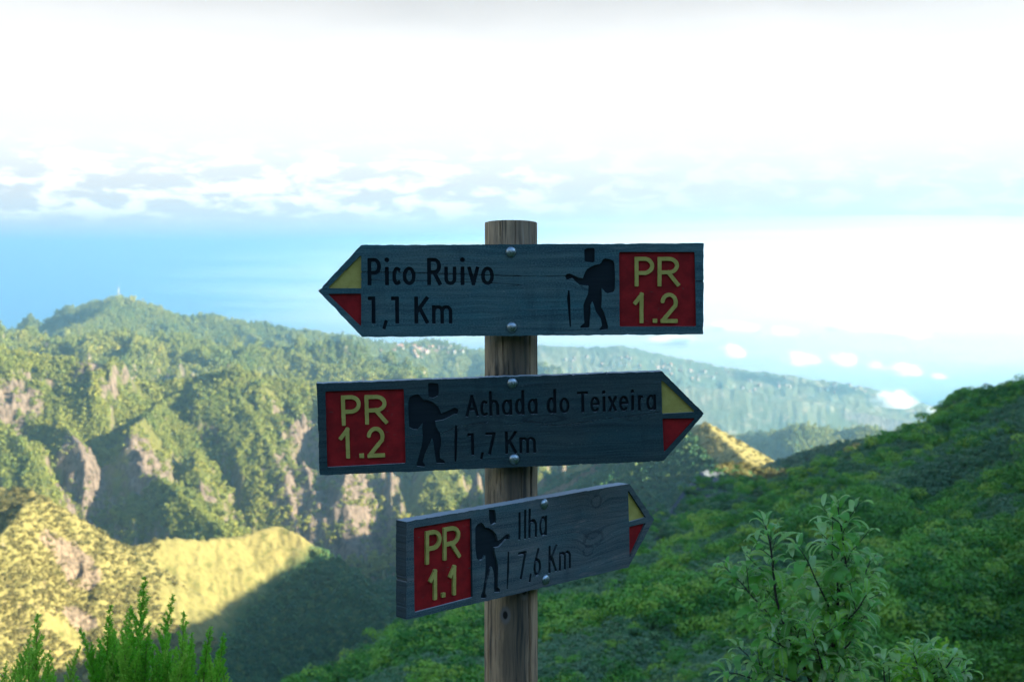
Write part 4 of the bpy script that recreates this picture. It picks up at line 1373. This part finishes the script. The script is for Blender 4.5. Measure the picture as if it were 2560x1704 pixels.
def leaf_mesh(droop, fold, wid, seed):
    rg_ = random.Random(seed)
    n = 8
    V, F = [], []
    y = z = 0.0
    ang = math.radians(24)
    tw = rg_.uniform(-.25, .25)
    for k in range(n + 1):
        f_ = k / n
        wd = wid * (math.sin(math.pi * min(1, f_ * .90 + .06)) ** .75) * (1.0 if k else .25) * (1 if k < n else .05)
        xs = tw * f_ * f_ * .4
        for s_ in (-1, -.55, 0, .55, 1):
            lift = abs(s_) * fold * wd - (.18 * wd * max(0, abs(s_) - .6) / .4)
            V.append((xs + s_ * wd, y - lift * math.sin(ang), z + lift * math.cos(ang) + (rg_.uniform(-.012, .012) if abs(s_) == 1 else 0)))
        step = 1 / n
        y += math.cos(ang) * step
        z += math.sin(ang) * step
        ang -= math.radians(droop) / n * (0.5 + f_)
    for k in range(n):
        for q in range(4):
            a_ = k * 5 + q
            F.append((a_, a_ + 1, a_ + 6, a_ + 5))
    pv, pf = tube([(0, -.18, -.03), (0, -.08, -.005), (0, .02, 0)], .014, .011, 4)
    V = np.vstack([np.array(V), pv])
    return mesh_np('leaf', V, [np.array(F), pf + (n + 1) * 5], [M_LEAF], smooth=True)


LEAVES = [leaf_mesh(d_, f_, w_, k) for k, (d_, f_, w_) in enumerate([(115, .35, .18), (140, .45, .17), (95, .30, .19), (155, .5, .16), (125, .25, .20), (80, .4, .17)])]


def broad_shrub(label, base_xy, stems, dist, nleaf, seed, size=.084):
    """stems: list of (photo polyline from tip to foot, depth offset)"""
    rg_ = random.Random(seed)
    root = link('broadleaf_shrub', None)
    gx, gy = base_xy
    gz = float(height(gx, gy))
    root.location = (gx, gy, gz)
    tag(root, label, 'shrub', 'broadleaf shrubs beside the path')
    base = np.array([gx, gy, gz])
    slots = []
    for pts, dep, lo in stems:
        P = [at(p[0], p[1], dist + dep * (1 - k / max(1, len(pts) - 1)) + .0) for k, p in enumerate(pts)]
        # smooth the drawn stem
        Q = []
        for k in range(len(P) - 1):
            for f_ in (0, .25, .5, .75):
                a_, b_, c_, d_ = P[max(k - 1, 0)], P[k], P[k + 1], P[min(k + 2, len(P) - 1)]
                Q.append(.5 * ((2 * b_) + (-a_ + c_) * f_ + (2 * a_ - 5 * b_ + 4 * c_ - d_) * f_ ** 2 + (-a_ + 3 * b_ - 3 * c_ + d_) * f_ ** 3))
        Q.append(P[-1])
        Q = np.array(Q)
        foot = Q[-1]
        if lo:
            # on down to the foot of the shrub
            tail = [foot + (base - foot) * f_ + np.array([0.02 * math.sin(f_ * 6 + dep * 9), 0, 0]) * (1 - f_) for f_ in (.25, .5, .75, 1)]
            Q2 = np.vstack([Q, tail])
        else:
            Q2 = Q
        Vt, Ft = tube(Q2 - base, .0016, .0075 if lo else .0034)
        link('branch', mesh_np('branch', Vt, Ft, [M_BARK], smooth=True), root)
        seg = np.linalg.norm(np.diff(Q, axis=0), axis=1)
        cum = np.concatenate([[0], np.cumsum(seg)])
        s_, az_ = 0.0, rg_.uniform(0, 6.28)
        while s_ < cum[-1]:
            k = min(np.searchsorted(cum, s_, side='right') - 1, len(seg) - 1)
            f_ = (s_ - cum[k]) / (seg[k] + 1e-9)
            p = Q[k] + (Q[k + 1] - Q[k]) * f_
            d = Q[k] - Q[k + 1]
            slots.append((p, d / np.linalg.norm(d), az_, s_))
            az_ += 2.4 + rg_.uniform(-.3, .3)
            s_ += .006 if s_ < .02 else rg_.uniform(.009, .017)
    # side twigs carry more leaves
    extra = []
    tw_n = 0
    for p, d, a_, s_ in list(slots):
        if s_ > .05 and rg_.random() < .42 and tw_n < 90:
            tw_n += 1
            sd = np.cross(d, [math.cos(a_), math.sin(a_), .2])
            sd /= np.linalg.norm(sd)
            ln = rg_.uniform(.035, .11)
            e = p + (sd * .8 + d * .55 + np.array([0, 0, .25])) * ln
            md = (p + e) / 2 + np.array([0, 0, -.004])
            Vt, Ft = tube(np.array([e, md, p]) - base, .0010, .0019, 5)
            link('twig', mesh_np('twig', Vt, Ft, [M_BARK], smooth=True), root)
            dd = (e - p) / np.linalg.norm(e - p)
            for q in range(rg_.randint(3, 6)):
                f_ = 1 - q * .22
                if f_ > 0:
                    extra.append((p + (e - p) * f_, dd, a_ + q * 2.4, .01 * q))
    slots += extra
    rg_.shuffle(slots)
    up = Vector((0, 0, 1))
    rest_v, rest_f, rest_n = [], [], 0
    for num, (p, d, a_, s_) in enumerate(slots):
        dv = Vector(d)
        side = dv.orthogonal().normalized()
        side.rotate(Matrix.Rotation(a_, 3, dv))
        young = s_ < .03
        ydir = (side * (0.95 if not young else .8) + dv * (.16 if not young else .6) + up * .10).normalized()
        xdir = ydir.cross(up)
        if xdir.length < .1:
            xdir = ydir.orthogonal()
        xdir.normalize()
        zdir = xdir.cross(ydir)
        sz_ = size * rg_.uniform(.75, 1.15) * (0.62 if young else 1)
        me = rg_.choice(LEAVES)
        R3 = Matrix((xdir, ydir, zdir)).transposed() @ Matrix.Rotation(rg_.uniform(-.5, .5), 3, 'Y')
        M4 = Matrix.Translation(Vector(p - base) + ydir * sz_ * .16) @ R3.to_4x4() @ Matrix.Scale(sz_, 4)
        if num < nleaf:
            link('leaf', me, root).matrix_local = M4
        else:
            rest_v.append(np.array([M4 @ v_.co for v_ in me.vertices]))
            rest_f.append(np.array([q.vertices[:] for q in me.polygons]) + rest_n)
            rest_n += len(me.vertices)
    if rest_v:
        o_ = link('foliage', mesh_np('foliage', np.vstack(rest_v), np.vstack(rest_f), [M_LEAF], smooth=True), root)
        o_['kind'] = 'stuff'
    return root


def c7(pts):
    return [(1740 + a / 3.24, 1220 + b / 3.24) for a, b in pts]


stems1 = [(c7([(550, 255), (570, 330), (600, 450), (620, 600), (645, 860), (700, 1060), (790, 1300), (900, 1500), (960, 1640)]), .06, True),
          (c7([(1145, 130), (1165, 250), (1200, 480), (1212, 640), (1160, 860), (1135, 1040), (1115, 1250), (1065, 1480), (1010, 1640)]), -.04, True),
          (c7([(815, 455), (900, 580), (970, 740), (1040, 880), (1090, 1010), (1100, 1200)]), -.12, False),
          (c7([(230, 635), (300, 700), (380, 780), (450, 870), (540, 960), (620, 1060), (690, 1210), (790, 1330), (880, 1460)]), .10, False),
          (c7([(1425, 560), (1380, 665), (1330, 850), (1285, 960), (1282, 1150), (1230, 1270), (1120, 1340)]), .12, False),
          (c7([(230, 1490), (330, 1500), (460, 1540), (640, 1600)]), -.08, False),
          (c7([(590, 1215), (690, 1270), (790, 1335)]), -.10, False),
          (c7([(940, 1140), (965, 1220), (1000, 1370), (1030, 1500), (1010, 1620)]), -.16, False),
          (c7([(1000, 330), (1060, 470), (1130, 620), (1150, 850)]), .12, False),
          (c7([(1380, 860), (1300, 990), (1180, 1120), (1115, 1280)]), -.14, False),
          (c7([(340, 1280), (480, 1400), (640, 1500), (850, 1580)]), .05, False),
          (c7([(1330, 1470), (1200, 1480), (1080, 1500)]), -.1, False),
          (c7([(700, 990), (800, 1120), (900, 1290), (960, 1450)]), .16, False)]
broad_shrub('tall young shrub with arching oval leaves standing in front of the near hillside', (0.93, 4.35, ), stems1, 4.45, 292, 4)
stems2 = [(c7([(1520, 1365), (1524, 1440), (1530, 1560), (1600, 1700)]), .05, False),
          (c7([(2085, 1365), (2010, 1480), (1960, 1560), (1900, 1700)]), -.05, True),
          (c7([(1900, 1270), (1930, 1400), (1925, 1540), (1880, 1700)]), .08, True),
          (c7([(1760, 1330), (1800, 1450), (1850, 1600)]), -.1, False),
          (c7([(2180, 1470), (2080, 1560), (1990, 1680)]), .1, False)]
broad_shrub('low broadleaf shrub at the foot of the hillside, right of the tall young one', (1.40, 4.45), stems2, 4.6, 120, 9)


# heath with feathery upright sprigs
def sprig_mesh(ln, width, seed):
    rg_ = np.random.default_rng(seed)
    bend = rg_.normal(0, .035, 2)

    def axis(f_):
        return np.array([bend[0] * f_ ** 2 * ln * 2, bend[1] * f_ ** 2 * ln * 2, f_ * ln])
    st, sf = tube([axis(f_) for f_ in np.linspace(0, 1, 9)], .0028, .0007, 5)
    pts, dirs, szs = [], [], []
    k = 0
    zpos = .02
    while zpos < ln * .985:
        f_ = zpos / ln
        p = axis(f_)
        wl = width * min(1, (1 - f_) * 2.1 + .10) * rg_.uniform(.6, 1.15)
        an = k * 2.4 + rg_.uniform(-.4, .4)
        d = np.array([math.cos(an) * .55, math.sin(an) * .55, .84])
        d /= np.linalg.norm(d)
        nn_ = max(3, int(wl / .0030))
        for q in range(nn_):
            s_ = (q + .5) / nn_ * wl
            base_ = p + d * s_ + np.array([0, 0, .12 * s_ * s_ / max(wl, .01)])
            for w_ in range(3):
                a2 = w_ * 2.1 + q * 1.0
                o1 = np.cross(d, [0, 0, 1.0])
                o1 /= np.linalg.norm(o1)
                o2 = np.cross(d, o1)
                nd = d * .75 + (o1 * math.cos(a2) + o2 * math.sin(a2)) * .75
                pts.append(base_)
                dirs.append(nd / np.linalg.norm(nd))
                szs.append(rg_.uniform(.009, .013) * (1 if q < nn_ - 1 else .8))
        k += 1
        zpos += rg_.uniform(.007, .012)
    P, D = np.array(pts), np.array(dirs)
    Sz = np.array(szs)[:, None]
    sdv = np.cross(D, rg_.normal(size=D.shape))
    sdv /= np.linalg.norm(sdv, axis=1)[:, None]
    V = np.stack([P - sdv * Sz * .12, P + sdv * Sz * .12, P + D * Sz * .6 + sdv * Sz * .16, P + D * Sz, P + D * Sz * .6 - sdv * Sz * .16], 1).reshape(-1, 3)
    n = len(P)
    b5 = np.arange(n)[:, None] * 5
    Fq = b5 + np.array([[0, 1, 2, 4]])
    Ft = b5 + np.array([[4, 2, 3]])
    return mesh_np('sprig', np.vstack([st, V]), [sf, Fq + len(st), Ft + len(st)], [M_HEATHSTEM, M_HEATH],
                   midx=np.concatenate([np.zeros(len(sf)), np.ones(2 * n)]))


SPRIGS = [sprig_mesh(.34, .050, 1), sprig_mesh(.30, .044, 2), sprig_mesh(.38, .054, 3), sprig_mesh(.26, .040, 4), sprig_mesh(.22, .034, 5)]


def heath(label, base, tips, dist, seed, fill, fill_env, scale=1.0):
    """tips: (photo column, row, size); fill: number of shorter sprigs below the outline fill_env [(column, row)]"""
    rg_ = random.Random(seed)
    root = link('heath_shrub', None)
    gx, gy = base
    gz = float(height(gx, gy))
    root.location = (gx, gy, gz)
    tag(root, label, 'heath shrub', 'green heath shrubs in the foreground')
    items = list(tips)
    ex, ey = zip(*fill_env)
    for k in range(fill):
        x_ = rg_.uniform(ex[0], ex[-1])
        y_ = float(np.interp(x_, ex, ey)) + rg_.uniform(10, 190) ** 1.0
        items.append((x_, y_, rg_.uniform(.65, 1.0)))
    low_ = Vector((gx, gy, gz))
    for x_, y_, sz_ in items:
        dd = dist + rg_.uniform(-.3, .3)
        tip = Vector(at(x_, y_, dd))
        me = rg_.choice(SPRIGS)
        ln = max(v_.co.z for v_ in me.vertices) * sz_ * scale
        lean = Vector(((tip.x - gx) * .22 + rg_.uniform(-.06, .06), rg_.uniform(-.12, .12), 1)).normalized()
        foot = tip - lean * ln
        sp_ = link('sprig', me, root)
        q_ = lean.to_track_quat('Z', 'Y').to_matrix() @ Matrix.Rotation(rg_.uniform(0, 6.28), 3, 'Z')
        sp_.matrix_local = Matrix.Translation(foot - low_) @ q_.to_4x4() @ Matrix.Scale(sz_ * scale, 4)
        if rg_.random() < .45:
            mid_ = (foot + low_) / 2 + Vector((rg_.uniform(-.05, .05), rg_.uniform(-.05, .05), .05))
            Vt, Ft = tube([foot - low_, mid_ - low_, (0, 0, 0)], .003, .007, 5)
            link('stem', mesh_np('stem', Vt, Ft, [M_HEATHSTEM], smooth=True), root)
    return root


heath('broad green heath shrub with many feathery upright sprigs in the left foreground', (-1.33, 4.9),
      [(345, 1440, 1.35), (268, 1508, 1.15), (388, 1494, 1.2), (460, 1526, 1.15), (518, 1556, 1.05), (552, 1577, 1.0), (574, 1640, .8), (318, 1520, .9), (308, 1540, .85), (248, 1566, .85),
       (482, 1576, .75), (412, 1592, .7), (293, 1575, .8), (222, 1600, .75), (436, 1580, .8), (365, 1560, .9)], 5.0, 3, 130,
      [(195, 1680), (240, 1600), (280, 1560), (345, 1530), (390, 1560), (460, 1570), (520, 1590), (560, 1620), (590, 1700)])
heath('slender green heath shrub with one tall dark sprig at the left edge', (-1.82, 4.9),
      [(91, 1528, 1.25), (122, 1620, .8), (42, 1632, .8), (55, 1590, .7), (10, 1640, .75), (168, 1606, .65)], 5.0, 5, 44, [(-30, 1640), (40, 1640), (90, 1580), (130, 1640), (160, 1690)])
heath('pale feathery heath shrub half hidden behind the low broadleaf shrub', (2.70, 8.4),
      [(2320, 1568, 1.3), (2350, 1580, 1.2), (2295, 1590, 1.1), (2262, 1600, 1.0), (2385, 1600, 1.0), (2400, 1640, 1.0), (2235, 1640, .9), (2280, 1600, 1), (2335, 1590, 1.1), (2418, 1660, .8)], 8.6, 8, 44,
      [(2215, 1660), (2260, 1620), (2320, 1600), (2390, 1630), (2440, 1680)], scale=1.5)

# ------------------------------------------------------------------ mast, villages, clouds
M_STEEL = simple('mast_steel', (0.36, 0.33, 0.32), (0.50, 0.45, 0.43), 2)


def bars(segs_, r_):
    Vs, Fs, n = [], [], 0
    for a_, b_ in segs_:
        v_, f_ = tube([a_, b_], r_, r_, 4)
        Vs.append(v_)
        Fs.append(f_ + n)
        n += len(v_)
    return np.vstack(Vs), np.vstack(Fs)


mp = at(297, 748, 4395)
mp[2] = float(height(mp[0], mp[1])) - 1
mast = link('radio_mast', None)
mast.location = mp
tag(mast, 'tall pale lattice radio mast standing on the summit of the hazy mountain', 'mast')
H = 34.0
sg = []
for sx_, sy_ in ((1, 1), (-1, 1), (-1, -1), (1, -1)):
    sg.append(((sx_ * 3.2, sy_ * 3.2, 0), (sx_ * .7, sy_ * .7, H * .8)))
for k in range(9):
    z_a, z_b = H * .8 * k / 9, H * .8 * (k + 1) / 9
    wa, wb = 3.2 - 2.5 * k / 9, 3.2 - 2.5 * (k + 1) / 9
    cn = [(1, 1), (-1, 1), (-1, -1), (1, -1)]
    for q in range(4):
        a_, b_ = cn[q], cn[(q + 1) % 4]
        sg.append(((a_[0] * wa, a_[1] * wa, z_a), (b_[0] * wb, b_[1] * wb, z_b)))
        sg.append(((a_[0] * wb, a_[1] * wb, z_b), (b_[0] * wb, b_[1] * wb, z_b)))
Vb, Fb = bars(sg, .17)
link('lattice', mesh_np('lattice', Vb, Fb, [M_STEEL]), mast)
Vb, Fb = bars([((0, 0, H * .8), (0, 0, H * 1.12))], .3)
link('antenna', mesh_np('antenna', Vb, Fb, [M_STEEL]), mast)
Vb, Fb = tube([(0, -2.4, H * .45), (0, -3.0, H * .45)], 1.4, 1.9, 10)
link('dish', mesh_np('dish', Vb, Fb, [M_STEEL]), mast)

M_WALL = simple('house_plaster', (0.19, 0.165, 0.14), (0.27, 0.235, 0.20), .4)
M_TILE = simple('house_tiles', (0.30, 0.15, 0.10), (0.38, 0.20, 0.14), .8)
hv = np.array([(-6, -4.5, -3), (6, -4.5, -3), (6, 4.5, -3), (-6, 4.5, -3), (-6, -4.5, 6), (6, -4.5, 6), (6, 4.5, 6), (-6, 4.5, 6), (-6, 0, 9), (6, 0, 9)], float)
rv = np.array([(-6.6, -5.2, 5.7), (6.6, -5.2, 5.7), (6.6, 0, 9.3), (-6.6, 0, 9.3), (6.6, 5.2, 5.7), (-6.6, 5.2, 5.7)], float)
HOUSE = mesh_np('house', np.vstack([hv, rv]), [np.array([(0, 1, 5, 4), (1, 2, 6, 5), (2, 3, 7, 6), (3, 0, 4, 7), (10, 11, 12, 13), (13, 12, 14, 15)]), np.array([(5, 6, 9), (7, 4, 8)])],
                [M_WALL, M_TILE], midx=[0, 0, 0, 0, 1, 1, 0, 0])


def on_land(X_, Y_, r0, r1):
    """first place where the line of sight through a spot meets the land between two distances"""
    tv = float(px_tan(X_, Y_))
    a_ = math.radians(float(px_az(X_)))
    rs = np.linspace(r0, r1, 900)
    zz_ = height(rs * math.sin(a_), rs * math.cos(a_))
    hit = np.nonzero(zz_ >= tv * rs)[0]
    if not len(hit):
        return None
    q = rs[hit[0]]
    return (q * math.sin(a_), q * math.cos(a_), zz_[hit[0]])


rh = random.Random(12)
spots = []
for _ in range(52):
    X_ = rh.uniform(1640, 2290)
    spots.append((X_, 905 + (X_ - 1640) * .115 + abs(rh.gauss(0, 26)), 5200, 7200, 0))
for _ in range(40):
    X_ = rh.gauss(1060, 42)
    spots.append((X_, 866 + abs(rh.gauss(0, 13)), 3600, 6600, 1))
for _ in range(16):
    spots.append((rh.uniform(1370, 1640), rh.uniform(880, 925), 5200, 7200, 0))
for X_, Y_, r0_, r1_, town in spots:
    p = on_land(X_, Y_, r0_, r1_)
    if p is None:
        continue
    h_ = link('house', HOUSE)
    h_.location = (p[0], p[1], p[2] + 1)
    k = rh.uniform(.7, 1.25)
    h_.scale = (k, k, k)
    h_.rotation_euler = (0, 0, rh.uniform(0, 3.14))
    if town:
        tag(h_, 'small pale house of the hazy village ' + ('under the point of the top board' if X_ < 1010 else 'under the middle of the top board' if X_ < 1100 else
            'beside the post under the top board'), 'house', 'houses of the hill village')
    else:
        tag(h_, 'small pale house ' + ('on the hazy plateau edge just above the middle board' if X_ < 1640 else 'on the hazy plateau above the point of the middle board' if X_ < 1850 else
            'in the middle of the hazy coastal plateau' if X_ < 2080 else 'on the seaward end of the hazy plateau'), 'house', 'houses on the coastal plateau')

m, t = new_mat('cloud_vapour')
pv = t.n('ShaderNodeVolumePrincipled')
pv.inputs['Color'].default_value = (1, 1, 1, 1)
co_ = t.n('ShaderNodeTexCoord').outputs['Object']
rn_ = t.n('ShaderNodeObjectInfo').outputs['Random']
cv_ = t.vmath('ADD', co_, t.n('ShaderNodeCombineXYZ', ins={0: t.math('MULTIPLY', rn_, 37.0), 1: t.math('MULTIPLY', rn_, 11.0)}).outputs[0])
nz_ = t.math('MULTIPLY', t.math('SUBTRACT', t.noise(t.scale(cv_, (1, 1, .8)), 2.3, 6, 0.62), 0.5), 1.9)
t.put(pv.inputs['Density'], t.math('MULTIPLY', t.sstep(t.math('ADD', t.vmath('LENGTH', co_), nz_), 0.72, 0.20), 0.032))
t.n('ShaderNodeOutputMaterial', ins={1: pv.outputs[0]})
M_CLOUD = m
m, t = new_mat('cloud_sheet_vapour')
pv = t.n('ShaderNodeVolumePrincipled')
pv.inputs['Color'].default_value = (1, 1, 1, 1)
co_ = t.n('ShaderNodeTexCoord').outputs['Object']
rr_ = t.vmath('LENGTH', t.scale(co_, (1, 1, 0.74)))
nz_ = t.math('MULTIPLY', t.math('SUBTRACT', t.noise(t.scale(co_, (2, 2, 5)), 2.2, 4, 0.6), 0.5), 0.45)
t.put(pv.inputs['Density'], t.math('MULTIPLY', t.sstep(t.math('ADD', rr_, nz_), 0.62, 0.02), 0.0021))
t.n('ShaderNodeOutputMaterial', ins={1: pv.outputs[0]})
M_SHEET = m


def cloud_mesh(name, seed, mat, amp=.45, sub=4, base_r=.72, flat=.55):
    import bmesh
    bm = bmesh.new()
    bmesh.ops.create_icosphere(bm, subdivisions=sub, radius=1)
    rg_ = random.Random(seed)
    ph = [(Vector((rg_.uniform(-1, 1), rg_.uniform(-.6, .6), rg_.uniform(-.15, .8))).normalized(), rg_.uniform(.4, 1)) for _ in range(16)]
    for v_ in bm.verts:
        n_ = v_.co.normalized()
        s_ = max(a_ * max(0, n_.dot(q)) ** 12 for q, a_ in ph)
        v_.co = n_ * (base_r + amp * s_ + rg_.uniform(-.01, .01))
        if v_.co.z < 0:
            v_.co.z *= flat
    me = bpy.data.meshes.new(name)
    bm.to_mesh(me)
    bm.free()
    me.materials.append(mat)
    return me


CL = [cloud_mesh('cloud', s_, M_CLOUD) for s_ in range(4)]
for k, (X_, Y_, w_, h_, d_, lab) in enumerate([
        (1830, 820, 120, 34, 6900, 'wide flat white cloud just right of the top board'),
        (1955, 832, 90, 28, 6900, 'small flat white cloud at the right end of the wide flat one'),
        (2120, 815, 150, 46, 7000, 'large long white cloud highest on the right'),
        (2260, 838, 120, 30, 7000, 'thin white cloud trailing from the large long one'),
        (1832, 882, 74, 44, 6600, 'round white cloud over the near end of the plateau'),
        (2005, 902, 92, 44, 6400, 'puffy white cloud above the plateau houses'),
        (2105, 903, 80, 40, 6400, 'neat white cloud beside the puffy one above the plateau'),
        (2258, 928, 96, 40, 6400, 'slanting white cloud off the end of the plateau'),
        (2240, 1003, 104, 58, 5600, 'brightest white cloud lying against the seaward slope of the plateau'),
        (2334, 1026, 34, 26, 5600, 'tiny white cloud just right of the brightest one'),
        (2345, 942, 44, 20, 6400, 'faint white cloud alone over the sea, farthest right'),
        (1690, 855, 130, 36, 7000, 'ragged white cloud just under the right end of the top board'),
        (2185, 915, 44, 26, 6400, 'faint small cloud between the neat one and the slanting one')]):
    p = at(X_, Y_, d_)
    o = link('cloud', CL[k % 4])
    o.location = p
    f_ = d_ / FPX * .80
    o.scale = (w_ * f_, w_ * f_ * .7, h_ * f_ * 1.0)
    o.rotation_euler = (0, 0, -math.radians(float(px_az(X_))) + (k % 3 - 1) * .3)
    tag(o, lab, 'cloud', 'small clouds over the coast')
BANK = cloud_mesh('cloud_bank', 9, M_SHEET, .10, 4, .68, 1.0)
for X_, Y_, d_, sx_, sy_, sz_, lab in ((2280, 775, 9300, 8200, 3000, 860, 'broad pale sheet of cloud over the sea beyond the plateau'),):
    o = link('cloud_bank', BANK)
    o.location = at(X_, Y_, d_)
    o.scale = (sx_, sy_, sz_)
    tag(o, lab, 'cloud bank')
